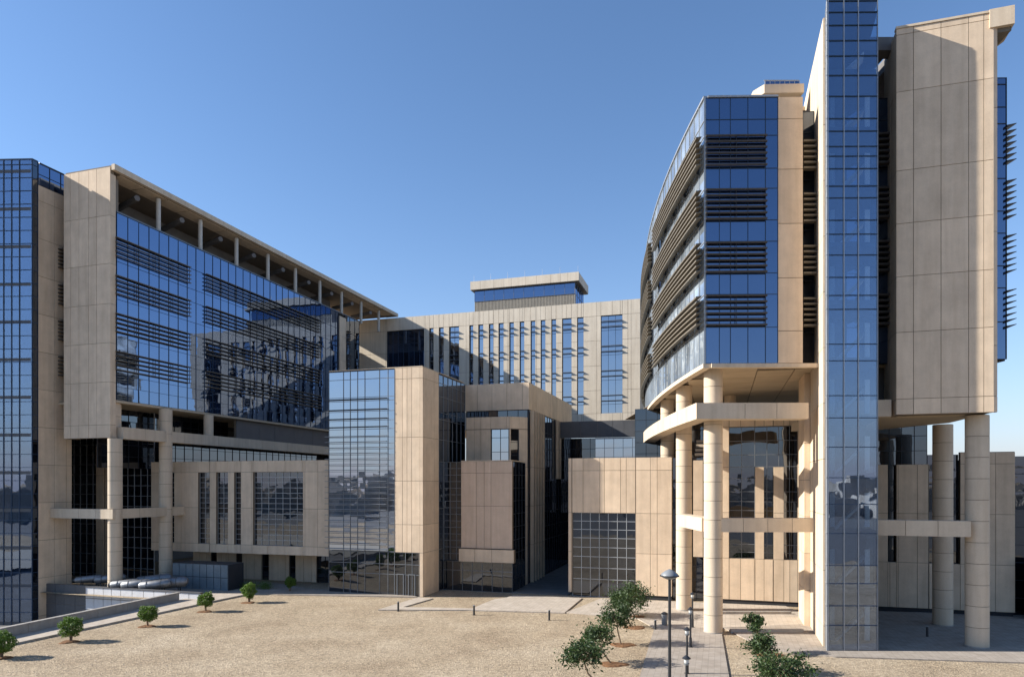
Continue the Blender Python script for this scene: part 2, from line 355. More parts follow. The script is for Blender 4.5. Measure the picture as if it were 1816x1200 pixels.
def glasswall(root, A, B, z0, z1, xs=None, zs=None, mat=GBLUE, fmat=FRAME, name='curtain_wall', inset=0.0, step=1.4, zstep=1.4, mw=0.05, jit=0.0, tilt=0.12, mproud=0.03, kind='pane', back=True, hmat=None):
    A, d, nrm, ln, th = frame_of(A, B)
    A = A + nrm*inset
    rng = random.Random(int(abs(A.x*13+A.y*7+z0*3)))
    if xs is None: xs = cuts(0, ln, step, jit, rng)
    if zs is None: zs = cuts(z0, z1, zstep)
    xs = sorted(set([0, ln] + [x for x in xs if 0 < x < ln])); zs = sorted(set([z0, z1] + [z for z in zs if z0 < z < z1]))
    m = MB()
    for i, x in enumerate(xs): 
        m.box(max(0, x-mw/2), min(ln, x+mw/2), -mproud, 0.09, z0, z1)
    for z in zs:
        mh = MB() if hmat else m
        for i in range(len(xs)-1):
            mh.box(xs[i]+(mw/2 if not hmat else -mw*0.2), xs[i+1]-(mw/2 if not hmat else -mw*0.2), -mproud*0.6, 0.088, max(z0, z-mw/2), min(z1, z+mw/2))
        if hmat: mh.build('transom', hmat, root, (A.x-wloc(root).x, A.y-wloc(root).y, -wloc(root).z), th)
    if back: m.box(0.004, ln-0.004, 0.09, 0.14, z0+0.003, z1-0.003)
    rl = wloc(root)
    o = m.build(name, fmat, root, (A.x-rl.x, A.y-rl.y, -rl.z), th)
    for i in range(len(xs)-1):
        for j in range(len(zs)-1):
            w_, h_ = xs[i+1]-xs[i]-mw, zs[j+1]-zs[j]-mw
            if w_ < 0.05 or h_ < 0.05: continue
            p = A + d*(xs[i]+mw/2) + nrm*0.03
            PIECES.append((root, o, kind, (w_, 0.03, h_), mat, Vector((p.x, p.y, zs[j]+mw/2)), (R(rng.gauss(0, tilt)), 0, th+R(rng.gauss(0, tilt))), False))
    return o
# children of a rotated wall need the inverse rotation
_old_flush = flush_pieces
def attach_all():
    bpy.context.view_layer.update()
    for o in bpy.data.objects:
        p = o.parent
        if p is not None and p.type == 'MESH' and abs(p.rotation_euler.z) > 1e-6 and not o.get('_ok'):
            o.matrix_parent_inverse = Euler((0, 0, p.rotation_euler.z)).to_matrix().to_4x4().inverted()
            # location was given in world axes relative to the parent's origin
def box_uv(root, name, mat, u0, u1, v0, v1, z0, z1):
    m = MB(); m.prism([L(u0, v0), L(u1, v0), L(u1, v1), L(u0, v1)], z0, z1); return m.world(name, mat, root)
def box_w(root, name, mat, x0, x1, y0, y1, z0, z1):
    m = MB(); m.box(x0, x1, y0, y1, z0, z1); return m.world(name, mat, root)
def column(root, c, r, z0, z1, joint=2.1, n=28, mat=BEAMC):
    """round clad column: dark core and a drum for every course"""
    core = MB(); core.tube([(0, 0, 0), (0, 0, z1-z0)], [r-0.03]*2, n)
    rl = wloc(root)
    co = core.build('column', JOINT, root, (c[0]-rl.x, c[1]-rl.y, z0-rl.z), 0, smooth=True)
    k = max(1, round((z1-z0)/joint)); h = (z1-z0)/k
    key = ('drum', round(r, 2), round(h, 2), n)
    if key not in MC:
        m = MB(); m.tube([(0, 0, 0.02), (0, 0, h-0.02)], [r, r], n); MC[key] = m.mesh('drum', mat, True)
    if z0 == 0 and r > 0.65:
        fm_ = MB(); fm_.tube([(0, 0, -0.05), (0, 0, 0.16)], [r+0.05, r+0.05], n); fm_.build('footing', CONC, co, (0, 0, 0), 0, True)
    for i in range(k):
        o = bpy.data.objects.new('drum', MC[key]); link(o, co); o.location = (0, 0, i*h)
    return co
def beam(root, pts_out, pts_in, z0, z1, name='beam', seg=None, mat=BEAMC):
    """clad beam following two polylines, a slab per bay with open joints"""
    PO, PI = [Vector(p) for p in pts_out], [Vector(p) for p in pts_in]
    for Q in (PO, PI):
        Q[0] = Q[0] + (Q[1]-Q[0]).normalized()*0.03; Q[-1] = Q[-1] + (Q[-2]-Q[-1]).normalized()*0.03
    core = MB(); core.strip([tuple(Vector(a)*0.97+Vector(b)*0.03) for a, b in zip(PO, PI)], [tuple(Vector(a)*0.03+Vector(b)*0.97) for a, b in zip(PO, PI)], z0+0.03, z1-0.03)
    co = core.world(name, JOINT, root)
    cl = wloc(co)
    for i in range(len(pts_out)-1):
        a0, a1, b0, b1 = Vector(pts_out[i]), Vector(pts_out[i+1]), Vector(pts_in[i]), Vector(pts_in[i+1])
        n = max(1, round((a1-a0).length/(seg or 3.0)))
        for k in range(n):
            e = 0.012
            t0, t1 = k/n, (k+1)/n; g = e/max(0.1, (a1-a0).length)*1.5
            q = [a0.lerp(a1, t0+(g if (k or i) else 0)), a0.lerp(a1, t1-g), b0.lerp(b1, t1-g), b0.lerp(b1, t0+(g if (k or i) else 0))]
            m = MB(); c = (q[0]+q[2])/2
            m.prism([p-c for p in q], 0, z1-z0); m.build('panel', mat, co, (c.x-cl.x, c.y-cl.y, z0-cl.z))
    return co
def blades(root, A, B, ztop, n=6, gap=0.44, proj=0.42, h=0.13, mat=LOUVD, off=0.12):
    """bank of horizontal louvre blades held in front of the glass between A and B"""
    A, d, nrm, ln, th = frame_of(A, B)
    m = MB(); k = max(2, round(ln/3.0)+1)
    for i in range(k):
        x = 0.1 + (ln-0.2)*i/(k-1); m.box(x-0.02, x+0.02, -off-0.05, -off-0.004, ztop-(n-1)*gap-0.05, ztop); m.box(x-0.02, x+0.02, -off, 0, ztop-0.06, ztop-0.02)
    rl = wloc(root)
    o = m.build('louvre_bank', FRAMED, root, (A.x-rl.x, A.y-rl.y, -rl.z), th)
    for i in range(n):
        p = A - nrm*(off+proj)
        PIECES.append((root, o, 'louvre_blade', (ln, proj, h), mat, Vector((p.x, p.y, ztop-i*gap-h)), (0, 0, th), True))
    return o

# ------------------------------------------------------------------ ground and paving
def struct(m, name, mat, kind='structure'):
    o = m.build(name, mat); o['kind'] = kind; return o
par_x = lambda y: -34.3 + (y-70.4)*0.2938         # inner face of the parapet that edges the sunken yard
g = MB()
def poly(m, pts, z=0.0):
    b = len(m.v); m.v += [(p[0], p[1], z) for p in pts]; m.f.append(tuple(range(b, b+len(pts))))
F = 4000
poly(g, [(-F, -F), (F, -F), (F, 28), (-F, 28)])
poly(g, [(par_x(28)-0.2, 28), (F, 28), (F, 70.5), (par_x(70.5)-0.2, 70.5)])
poly(g, [(-F, 28), (-95, 28), (-95, 88.9), (-F, 88.9)])
poly(g, [(-95, 88.9), (par_x(70.5)-0.2, 70.5), (F, 70.5), (F, F)])
poly(g, [(-F, 88.9), (-95, 88.9), (F, F), (-F, F)])
struct(g, 'ground', GRAVEL)
g = MB(); g.box(-96, par_x(28)+9, 26, 92, -3.7, -3.5); struct(g, 'yard_floor', PAVED)
def raised(name, pts, mat, h=0.12):
    m = MB(); m.prism(pts, -0.05, h); return struct(m, name, mat)
raised('footpath', [(par_x(30)+0.1, 30), (-43.6, 30), (-37.2, 51.2), (-30.2, 70.5), (-28.6, 74.6), (-33.2, 74.6), (par_x(70.4)+0.1, 70.4)], PAVE, 0.16)
raised('walkway', [(4.0, 28), (9.6, 28), (16.75, 54.5), (17.6, 57.0), (11.9, 57.0)], PAVEG, 0.10)
raised('forecourt_paving', [(-4.2, 65.0), (4.9, 63.6), (7.4, 71.9), (0.2, 73.7), (-0.6, 72.2), (-1.8, 71.2)], PAVE, 0.10)
raised('forecourt_strip', [(-12.8, 65.2), (-4.2, 65.0), (-3.9, 65.9), (-10.6, 66.6), (-8.3, 71.6), (-9.9, 72.4)], PAVE, 0.096)
raised('entrance_paving', [(11.9, 57.02), (17.6, 57.02), (27.0, 59), (27.0, 67.4), (16.6, 70.0), (9.4, 71.9), (5.0, 63.9), (11.2, 61.0)], PAVE, 0.06)
raised('undercroft_paving', [(18.4, 49.5), (22.5, 47.4), (36.0, 45.6), (60, 40), (62, 60), (28, 65.5), (27.05, 64), (27.05, 58.9), (17.7, 57)], PAVEG, 0.09)
raised('shaded_court_paving', [(-32.8, 75.0), (-28.3, 75.0), (-25.5, 74.2), (-9.95, 72.5), (-11.0, 73.8), (-23.5, 78.5), (-30, 84), (-44, 86), (-44, 78.3)], PAVEG, 0.10)
m = MB(); m.prism([L(-22.2, 72.3), L(-15.8, 72.3), L(-15.8, 120), L(-22.2, 120)], -0.04, 0.08); struct(m, 'alley_paving', PAVED)
# steps between the entrance column and the pier
for i, (y0, xx0, xx1) in enumerate(((55.2, 17.7, 23.6), (63.0, 18.6, 25.8))):
    m = MB(); m.box(xx0, xx1, y0, y0+0.35, 0.0, 0.30); struct(m, 'step', CONC)

# ------------------------------------------------------------------ parapet and retaining wall of the sunken yard
t = thing('parapet_wall', 'long low concrete parapet wall edging the sunken yard beside the footpath', 'wall', (par_x(50), 50))
beam(t, [(par_x(30), 30), (par_x(70.4), 70.4)], [(par_x(30)-0.3, 30), (par_x(70.4)-0.3, 70.4)], -3.5, 0.80, 'wall', 3.2, CONC)
beam(t, [(par_x(29.9)+0.06, 29.9), (par_x(70.5)+0.06, 70.5)], [(par_x(29.9)-0.36, 29.9), (par_x(70.5)-0.36, 70.5)], 0.803, 0.92, 'coping', 3.2, CONC)
t = thing('retaining_wall', 'pale panelled retaining wall of the sunken yard below the steel silencers', 'wall', (-44, 75))
wl = 16.5; A = Vector((-46.9, 75.1)); B = A + Vector((CU, -SU))*wl*0.93
panelwall(t, A, B, -3.5, 0.75, step=1.35, jit=0.2, zs=[-3.5, -1.7, -0.45, 0.75], mat=CONCW, thick=0.3, gap=0.07)
m = MB(); m.prism([tuple(A+Vector((-SU, -CU))*0.08), tuple(B+Vector((-SU, -CU))*0.08), tuple(B+Vector((SU, CU))*0.34), tuple(A+Vector((SU, CU))*0.34)], 0.755, 0.85); m.world('coping', GREYM, t)
A2 = A - Vector((CU, -SU))*8.0
panelwall(t, A2, A-Vector((CU, -SU))*0.02, -3.5, 0.9, step=1.5, mat=GREYM, thick=0.3, zs=[-1.3])

# ------------------------------------------------------------------ curve of the right ward wing
CX, CY, RC = 214.9, 57.0, 200.0
def arc(y, off=0.0):
    """point on the curved front at depth y, pushed out (to the left) by off"""
    a = math.asin((y-CY)/RC); r = RC+off
    return Vector((CX - r*math.cos(a), CY + r*math.sin(a)))

# ================================================================== RIGHT WARD WING
t = thing('ward_wing', 'tall curved ward wing raised on round columns, beige and blue glass with bronze louvres', 'building', (15, 53))
RW = t
ZB, ZT = 21.4, 42.0
ROWS = [21.4, 24.2, 26.75, 28.4, 30.85, 32.5, 34.95, 36.5, 39.05, 40.3, 42.0]
TOPS = [39.0, 34.85, 30.75, 26.65]
FY = 53.0
glasswall(t, (15.05, FY), (20.6, FY-0.12), ZB, ZT, xs=[1.05, 1.9, 3.25, 4.6], zs=ROWS, mat=GBLUE, fmat=FRAMEB, mw=0.035, tilt=0.04)
panelwall(t, (20.62, FY-0.12), (22.5, FY-0.18), ZB, ZT, xs=[], zs=[23.9, 28.0, 32.2, 36.4, 40.3], thick=0.6, gap=0.05)
for zt in TOPS:
    blades(t, (15.0, FY), (19.7, FY-0.1), zt, 6, 0.45, 0.18, 0.12, LOUVD, 0.12)
    blades(t, (22.85, 54.0), (23.9, 53.98), zt, 6, 0.42, 0.5, 0.14, LOUV, 0.05)
glasswall(t, (22.52, 55.0), (24.3, 54.9), ZB, ZT, zs=ROWS, step=0.9, mat=GDARK, fmat=FRAMED)
panelwall(t, (22.53, 55.0), (22.531, 55.5), ZB, ZT, xs=[], thick=0.3)
# right of the stair tower
glasswall(t, (26.0, 53.1), (30.3, 53.0), ZB, ZT, zs=ROWS, step=1.1, mat=GBLUE, fmat=FRAMED)
for zt in TOPS: blades(t, (27.0, 53.0), (29.9, 52.9), zt, 6, 0.44, 0.5, 0.15, LOUVD, 0.12)
# curved glass, in chords
ys = [53.0]
while ys[-1] < 112: ys.append(ys[-1]+1.45)
for a, b in zip(ys[::1], ys[1::1]):
    pa, pb = arc(b), arc(a)
    glasswall(t, pa, pb, ZB, ZT, xs=[], zs=ROWS, mat=GPALE, fmat=FRAMEL, mw=0.05, tilt=0.06, name='curtain_wall')
# curved louvre blades: each one mesh bent along the curve
for (ya, yb) in ((53.0, 72.6), (76.2, 97.0), (100.0, 112.0)):
    yy = [ya + (yb-ya)*i/14 for i in range(15)]
    for zt in TOPS:
        bk = MB()
        for q in yy[1:-1:3]:
            p, p2 = arc(q, 0.2), arc(q, 0); dd = 0.03
            bk.prism([(p.x, q-dd), (p2.x, q-dd), (p2.x, q+dd), (p.x, q+dd)], zt-2.35, zt)
        bo = bk.world('louvre_bank', FRAMED, t)
        for i in range(6):
            m = MB(); z = zt - i*0.42
            for k in range(14):
                o0, o1, i0, i1 = arc(yy[k], 0.66), arc(yy[k+1], 0.66), arc(yy[k], 0.22), arc(yy[k+1], 0.22)
                b = len(m.v)
                m.v += [(o0.x, o0.y, z-0.18), (o1.x, o1.y, z-0.18), (i1.x, i1.y, z-0.06), (i0.x, i0.y, z-0.06),
                        (o0.x, o0.y, z-0.06), (o1.x, o1.y, z-0.06), (i1.x, i1.y, z), (i0.x, i0.y, z)]
                for q in ((0, 3, 2, 1), (4, 5, 6, 7), (0, 1, 5, 4), (1, 2, 6, 5), (2, 3, 7, 6), (3, 0, 4, 7)): m.f.append(tuple(b+j for j in q))
            m.world('louvre_blade', LOUV, bo)
# floors, soffit, lip, roof
yy = [53.0 + i*3 for i in range(21)]
edge = [tuple(arc(y, -0.12)) for y in yy]
back = [(36, 113), (36, 55.6), (22.6, 55.6), (22.6, 53.4)]
m = MB(); m.prism([(edge[0][0], 53.2)] + edge[1:] + back, 21.55, 22.0); m.world('soffit_slab', JOINT, t)
m = MB(); m.prism([(edge[0][0], 53.25)] + edge[1:] + [(36, 113), (36, 55.6), (22.6, 55.6), (22.6, 53.4)], 41.7, 41.95); m.world('roof', ROOFM, t)
lip = MB(); lip.strip([tuple(arc(y, 0.10)) for y in yy], [tuple(arc(y, -0.5)) for y in yy], 21.05, 21.38); lip.world('soffit_edge', BEAMC, t)
lip = MB(); lip.prism([(15.45, 52.8), (24.0, 52.7), (24.0, 53.3), (15.45, 53.3)], 21.06, 21.37); lip.world('soffit_edge', BEAMC, t)
cop = MB(); cop.strip([tuple(arc(y, 0.08)) for y in yy], [tuple(arc(y, -0.35)) for y in yy], 42.0, 42.14); cop.world('coping', FRAMEL, t)
cop = MB(); cop.prism([(15.2, 52.9), (20.6, 52.8), (20.6, 53.3), (15.2, 53.3)], 42.0, 42.14); cop.world('coping', FRAMEL, t)
# soffit tiles
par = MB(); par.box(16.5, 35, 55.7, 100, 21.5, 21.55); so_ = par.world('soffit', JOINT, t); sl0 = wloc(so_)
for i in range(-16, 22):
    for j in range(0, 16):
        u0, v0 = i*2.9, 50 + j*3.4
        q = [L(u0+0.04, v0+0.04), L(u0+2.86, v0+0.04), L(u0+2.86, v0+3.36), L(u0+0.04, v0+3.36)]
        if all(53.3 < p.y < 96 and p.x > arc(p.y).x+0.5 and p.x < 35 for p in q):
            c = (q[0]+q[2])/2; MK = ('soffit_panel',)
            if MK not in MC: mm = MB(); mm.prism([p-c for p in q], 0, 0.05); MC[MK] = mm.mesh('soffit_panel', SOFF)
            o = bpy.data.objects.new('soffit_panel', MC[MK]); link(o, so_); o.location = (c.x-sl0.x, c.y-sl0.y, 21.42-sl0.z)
        elif all(p.y > 53.25 and p.x > arc(max(53, min(112, p.y))).x+0.05 for p in q) is False:
            pass
# body core so that nothing shines through
m = MB(); m.prism([(edge[0][0]+0.6, 53.9)] + [(e[0]+0.5, e[1]) for e in edge[1:]] + [(35.5, 113), (35.5, 56.3), (22.45, 56.3), (22.45, 53.9)], 22.02, 41.68); m.world('floor_core', CORE, t)
# columns
for (cx, cy) in ((16.3, 55.3), (16.45, 65.3), (17.3, 76.0), (18.7, 87.0), (20.5, 98.0)):
    column(t, (cx, cy), 0.74, 0, 21.4, 1.55)
for (cx, cy) in ((23.0, 72), (24, 86)): column(t, (cx, cy), 0.6, 0, 21.4, 2.1)
# ring beam
ry = [53.0, 56, 59, 62, 65, 68, 72, 76, 80, 85, 90, 96, 102]
beam(t, [tuple(arc(y, 0.62)) for y in ry], [tuple(arc(y, -0.75)) for y in ry], 17.1, 18.35, 'ring_beam', 30)
beam(t, [(15.62, 53.0), (23.0, 52.9)], [(15.66, 54.3), (23.0, 54.2)], 17.1, 18.35, 'ring_beam', 2.45)
beam(t, [(15.45, 55.6), (15.25, 62.9)], [(16.5, 55.6), (16.3, 62.9)], 8.2, 9.3, 'tie_beam', 8)
beam(t, [(16.6, 54.75), (24.4, 54.65)], [(16.6, 55.8), (24.4, 55.7)], 8.2, 9.3, 'tie_beam', 2.1)
# pier beside the fin
panelwall(t, L(6.75, 66.7), L(6.75, 62.4), 0, 21.4, xs=[2.1], zs=[3.1, 6.2, 9.3, 12.4, 15.5, 18.6], thick=0.24, name='pier')
panelwall(t, L(6.76, 62.4), L(7.20, 62.4), 0, 21.4, xs=[], zs=[3.1, 6.2, 9.3, 12.4, 15.5, 18.6], thick=0.4, name='pier')
# roof canopy
m = MB(); m.prism([(20.7, 58.6), (21.3, 57.6), (24.6, 57.5), (24.6, 61), (34, 61), (34, 105), (24.5, 105), (22.6, 85), (21.3, 70)], 45.0, 45.75); m.world('roof_canopy', BEAMC, t)
m = MB(); m.prism([(21.4, 59.3), (24.6, 58.6), (24.6, 60), (33, 61.5), (33, 104), (25, 104), (22, 70)], 42.2, 44.98); m.world('plant_screen', ROOFM, t)
m = MB()
for i in range(8):
    x = 21.7 + i*0.42; m.box(x-0.025, x+0.025, 58.5, 58.55, 45.75, 46.6)
m.box(21.6, 24.6, 58.49, 58.56, 46.57, 46.65); rr = m.world('railing', FRAMEL, t)
for i in range(7):
    x = 21.73 + i*0.42; mm = MB(); mm.box(x, x+0.36, 58.52, 58.54, 45.85, 46.55); mm.world('pane', GBLUE, rr)
# canopy between tower and end block, with an opening and rods
m = MB(); m.box(26.2, 31, 51.9, 53.0, 45.0, 46.0); m.box(26.2, 28.8, 53.0, 56.2, 45.0, 46.0); m.box(29.75, 33, 53.0, 56.2, 45.0, 46.0); m.box(26.2, 33, 56.2, 60.5, 45.0, 46.0); m.world('roof_canopy', ROOFM, t)
for i in range(3):
    m = MB(); m.tube([(29.9+i*0.35, 53.6, 42.2), (30.5+i*0.35, 53.9, 44.9)], [0.06, 0.06], 8); m.world('rod', FRAMEL, t)
# end block (u 12.23..18.56)
ZJ = [17.1, 18.3, 23.2, 27.3, 31.2, 35.1, 40.9, 45.1]
panelwall(t, L(12.40, 56.45), L(18.56, 56.44), 17.15, 45.55, xs=[1.11, 2.88, 4.62, 5.56], zs=ZJ, thick=0.5)
panelwall(t, L(18.562, 56.44), L(18.83, 56.56), 17.15, 45.55, xs=[], zs=[18.3, 21.9, 30.0, 38.8], thick=0.2)
panelwall(t, L(12.40, 60.4), L(12.40, 56.48), 17.15, 45.55, xs=[2.0], zs=ZJ, thick=0.4)
box_uv(t, 'end_block', JOINT, 12.9, 18.7, 57.0, 60.6, 17.2, 45.4)
m = MB(); m.prism([L(12.36, 56.38), L(18.7, 56.38), L(18.7, 56.9), L(12.36, 56.9)], 45.56, 45.72); m.world('coping', BEAMC, t)
m = MB(); m.prism([L(18.3, 56.33), L(19.8, 56.3), L(19.85, 58.4), L(18.84, 60.5), L(18.3, 60.5)], 44.45, 45.75); m.world('roof_edge', BEAMC, t)
m = MB(); m.prism([L(18.86, 56.6), L(19.7, 56.6), L(18.86, 61)], 44.15, 44.44); m.world('roof_soffit', LOUV, t)
# right facade beyond the end block
glasswall(t, (34.2, 51.25), (37.1, 51.2), ZB, 42.5, zs=ROWS, step=1.0, mat=GBLUE, fmat=FRAMED)
m = MB(); m.box(34.3, 37.12, 51.4, 70, ZB-0.1, 42.4); m.world('side_core', CORE, t)
for zt in TOPS:
    bm_ = MB(); bm_.box(37.12, 37.3, 51.5, 69, zt-2.9, zt); bo = bm_.world('louvre_bank', FRAMED, t)
    for i in range(7):
        m = MB(); z = zt - i*0.44
        b = len(m.v); m.v += [(37.0, 51.0, z-0.34), (37.7, 51.0, z-0.05), (37.7, 69, z-0.05), (37.0, 69, z-0.34), (37.0, 51.0, z-0.14), (37.7, 51.0, z), (37.7, 69, z), (37.0, 69, z-0.14)]
        for q in ((0, 3, 2, 1), (4, 5, 6, 7), (0, 1, 5, 4), (1, 2, 6, 5), (2, 3, 7, 6), (3, 0, 4, 7)): m.f.append(tuple(b+j for j in q))
        m.world('louvre_blade', LOUVD, bo)
# undercroft of the end block
m = MB(); m.prism([(26.5, 53.2), (29.0, 52.2), (34.6, 50.4), (36.3, 56.7), (34.4, 63.6), (27, 66)], 17.12, 17.9); m.world('deck_slab', SOFF, t)
beam(t, [L(8.6, 57.0), L(12.2, 57.0)], [L(8.6, 58.1), L(12.2, 58.1)], 17.1, 18.35, 'ring_beam', 2.0)
column(t, L(18.1, 58.24), 0.77, 0, 17.1, 1.55)
column(t, L(18.1, 66.39), 0.77, 0, 17.1, 1.55)
beam(t, [L(8.9, 57.13), L(17.4, 57.13)], [L(8.9, 58.2), L(17.4, 58.2)], 8.2, 9.35, 'tie_beam', 1.95)
m = MB(); m.box(26.4, 31, 55.2, 55.5, 18.2, 21.4); m.world('spandrel', GREYM, t)
# fin wall
FU = 7.22
FZ = [1.6+i*4.1 for i in range(12)]
panelwall(t, L(FU, 67.0), L(FU, 54.85), 0, 46.4, xs=[3.0, 6.05, 9.1], zs=FZ, thick=0.38, name='fin_wall', mat=BEAMC, gap=0.035)
panelwall(t, L(FU+0.22, 72.0), L(FU+0.22, 67.05), 0, 21.0, xs=[2.4], zs=FZ, thick=0.2, name='dark_gap_wall', mat=GREYM)  # dark wall added to keep sun off the undercroft, toned like the shaded gap
panelwall(t, L(FU+0.005, 54.85), L(FU+0.40, 54.85), 0, 46.4, xs=[], zs=FZ, thick=0.3, name='fin_wall', mat=BEAMC)

# ================================================================== RIGHT STAIR TOWER
def tower(name, label, A, B, C, D, z0, z1, group, zs, xs, side_glass, fm):
    """glass stair tower on plan A(front left) B(front right) C(back right) D(back left)"""
    t = thing(name, label, 'tower', (A[0], A[1]), 0, group)
    glasswall(t, A, B, z0, z1, xs=xs, zs=zs, mat=GTOW, fmat=fm, mw=0.055, tilt=0.06, mproud=0.05, back=False, hmat=FRAMEB)
    if side_glass:
        glasswall(t, B, C, z0, z1, step=0.9, zs=zs, mat=GDARK, fmat=fm, mw=0.05)
    glasswall(t, D, A, z0, z1, step=1.1, zs=zs, mat=GBLUE, fmat=fm, mw=0.05)
    sh = 0.12
    A_, B_, C_, D_ = [Vector(p) for p in (A, B, C, D)]
    cen = (A_+B_+C_+D_)/4; q = [tuple(cen + (p-cen)*0.95) for p in (A_, B_, C_, D_)]
    for i, z in enumerate([z0 + 0.15 + 4.15*k for k in range(int((z1-z0)/4.15)+1)]):
        m = MB(); m.prism(q, z-0.1, z+0.25); m.world('floor_slab', GREYM, t)
    m = MB(); m.prism([tuple(p) for p in (A_, B_, C_, D_)], z1, z1+0.12); m.world('roof', fm, t)
    # back wall, stair flights and pale interior walls
    bw = MB(); n2 = (C_-D_).normalized(); s2 = Vector((n2.y, -n2.x))
    if s2.dot(A_-D_) < 0: s2 = -s2
    p0, p1 = D_+n2*0.15, C_-n2*0.15
    bw.prism([tuple(p0), tuple(p1), tuple(p1+s2*0.2), tuple(p0+s2*0.2)], z0, z1-0.1); bw.world('back_wall', CORE, t)
    s2 = (A_-D_).normalized()
    for f, w_ in ((0.09, 0.09), (0.78, 0.10)):
        a = A_.lerp(B_, f) + s2*(-1.1); b = A_.lerp(B_, f+w_) + s2*(-1.1)
        for k in range(int((z1-z0-3)/4.15)):
            zz = z0 + 0.6 + k*4.15
            m = MB(); m.prism([tuple(a), tuple(b), tuple(b-s2*0.3), tuple(a-s2*0.3)], zz, zz+2.5); m.world('blind', WHITEI, t)
    for k in range(int((z1-z0)/4.15)):
        za = z0 + 0.3 + k*4.15
        a0 = A_.lerp(B_, 0.2) - s2*1.6; b0 = A_.lerp(B_, 0.78) - s2*1.6
        m = MB(); b = len(m.v)
        m.v += [(a0.x, a0.y, za), (b0.x, b0.y, za+2.0), (b0.x, b0.y, za+2.25), (a0.x, a0.y, za+0.25)]
        m.v += [(x - s2.x*1.1, y - s2.y*1.1, z) for x, y, z in m.v[:4]]
        for qf in ((0, 1, 2, 3), (7, 6, 5, 4), (0, 4, 5, 1), (1, 5, 6, 2), (2, 6, 7, 3), (3, 7, 4, 0)): m.f.append(qf)
        m.world('stair_flight', WHITEI, t)
    return t
zsr = [0, 1.9, 3.3, 4.9, 6.2, 8.5, 10.6, 12.5, 14.7, 16.8, 18.4, 20.9, 22.1, 24.6, 25.6, 26.9, 28.5, 30.0, 31.0, 32.6, 33.45, 34.7, 35.6, 36.3, 37.4, 38.3, 39.9, 41.4, 42.8, 43.9, 45.0, 45.94, 46.75]
tower('stair_tower', 'slender blue glass stair tower in front of the curved wing', (22.62, 49.1), (26.28, 49.05), (27.9, 53.7), (24.45, 53.7), 0, 46.8, 'glass stair towers', zsr, [1.24, 2.27], False, FRAMEL)

# ================================================================== LEFT STAIR TOWER
zsl = [-3.5+i*1.45 for i in range(36)]
TL = L(-72.53, 56.46)
Lt = tower('stair_tower', 'wide blue glass stair tower at the left edge, rising from the sunken yard', (-60.2, TL.y+0.3), tuple(TL), tuple(L(-72.53, 57.15)), (-60.0, TL.y+1.1), -3.5, 47.8, 'glass stair towers', zsl, [0.9, 1.9, 2.9, 4.1, 5.0, 5.9], True, FRAMEB)

# ================================================================== LEFT WARD WING
t = thing('ward_wing', 'long straight ward wing with dark louvre bands, open roof canopy and columns below', 'building', tuple(L(-64.16, 59)))
LW = t
UG = -64.16
# flank of the stair core, with the glass band on top
panelwall(t, L(-72.53, 57.17), L(-72.53, 61.24), -3.5, 45.3, xs=[1.9, 3.4], zs=[1.6+i*4.2-4.2 for i in range(13)], thick=0.5, name='flank_wall', gap=0.045)
glasswall(t, L(-72.53, 57.17), L(-72.53, 61.24), 45.32, 47.7, step=1.4, mat=GBLUE, fmat=FRAMED)
m = MB(); m.prism([L(-76, 58), L(-72.5, 57.3), L(-72.5, 61.2), L(-76, 61.2)], 47.7, 47.84); m.world('coping', FRAMED, t)
box_uv(t, 'sun_block', CORE, -84, -72.95, 57.9, 61.2, -3.5, 45.0)  # unseen box added behind the flank to block low sun
box_uv(t, 'shade_wall', GREYM, -85, -84.1, 61.3, 127, -3.5, 42)  # unseen wall added to stop sun passing under the wing
# recess louvres between core and end block
glasswall(t, L(-73.2, 60.6), L(-70.6, 60.6), 20.0, 43.0, step=1.0, zs=ROWS, mat=GDARK, fmat=FRAMED)
for zt in TOPS: blades(t, L(-73.2, 60.5), L(-70.8, 60.5), zt, 6, 0.42, 0.9, 0.12, LOUVD, 0.1)
# end block
panelwall(t, L(-70.8, 58.81), L(-64.15, 58.81), 17.15, 46.9, xs=[0.95, 2.2, 3.6, 4.75], zs=[18.6, 23.3, 27.6, 31.9, 36.3, 41.6], thick=0.5, name='end_wall')
panelwall(t, L(-64.15, 58.83), L(-64.15, 59.55), 17.15, 46.2, xs=[], zs=[18.6, 23.3, 27.6, 31.9, 36.3, 41.6], thick=0.5, name='end_wall')
panelwall(t, L(-70.8, 60.5), L(-70.8, 58.83), 17.15, 46.9, xs=[], thick=0.4, name='end_wall')
panelwall(t, L(-64.4, 58.95), L(-64.4, 60.4), 17.15, 21.4, xs=[], zs=[19.6], thick=0.5, name='end_wall')
box_uv(t, 'end_block', JOINT, -70.7, -64.6, 59.3, 60.3, 17.3, 46.1)
# long facade
LR = [21.4, 22.9, 24.2, 26.75, 28.4, 30.95, 32.6, 35.15, 36.8, 39.35, 42.2]
LT = [39.4, 35.2, 31.0, 26.8]
xs = [i*1.5 for i in range(1, 40)]
glasswall(t, L(UG, 59.69), L(UG, 105.6), ZB, 42.25, xs=xs, zs=LR, mat=GBLUE, fmat=FRAMEB, mw=0.03, tilt=0.12)
for zt in LT:
    blades(t, L(UG, 59.4), L(UG, 70.5), zt, 5, 0.5, 0.28, 0.07, LOUV, 0.1)
    blades(t, L(UG, 73.2), L(UG, 99.8), zt, 5, 0.5, 0.28, 0.07, LOUV, 0.1)
panelwall(t, L(UG+0.25, 105.65), L(UG+0.25, 107.8), 14, 41.6, xs=[], zs=[17, 21.3, 25.5, 29.7, 33.9, 38.1], thick=0.8, name='pier')
for zt in LT: blades(t, L(UG, 107.8), L(UG, 108.6), zt, 6, 0.42, 0.7, 0.12, LOUVD, 0.1)
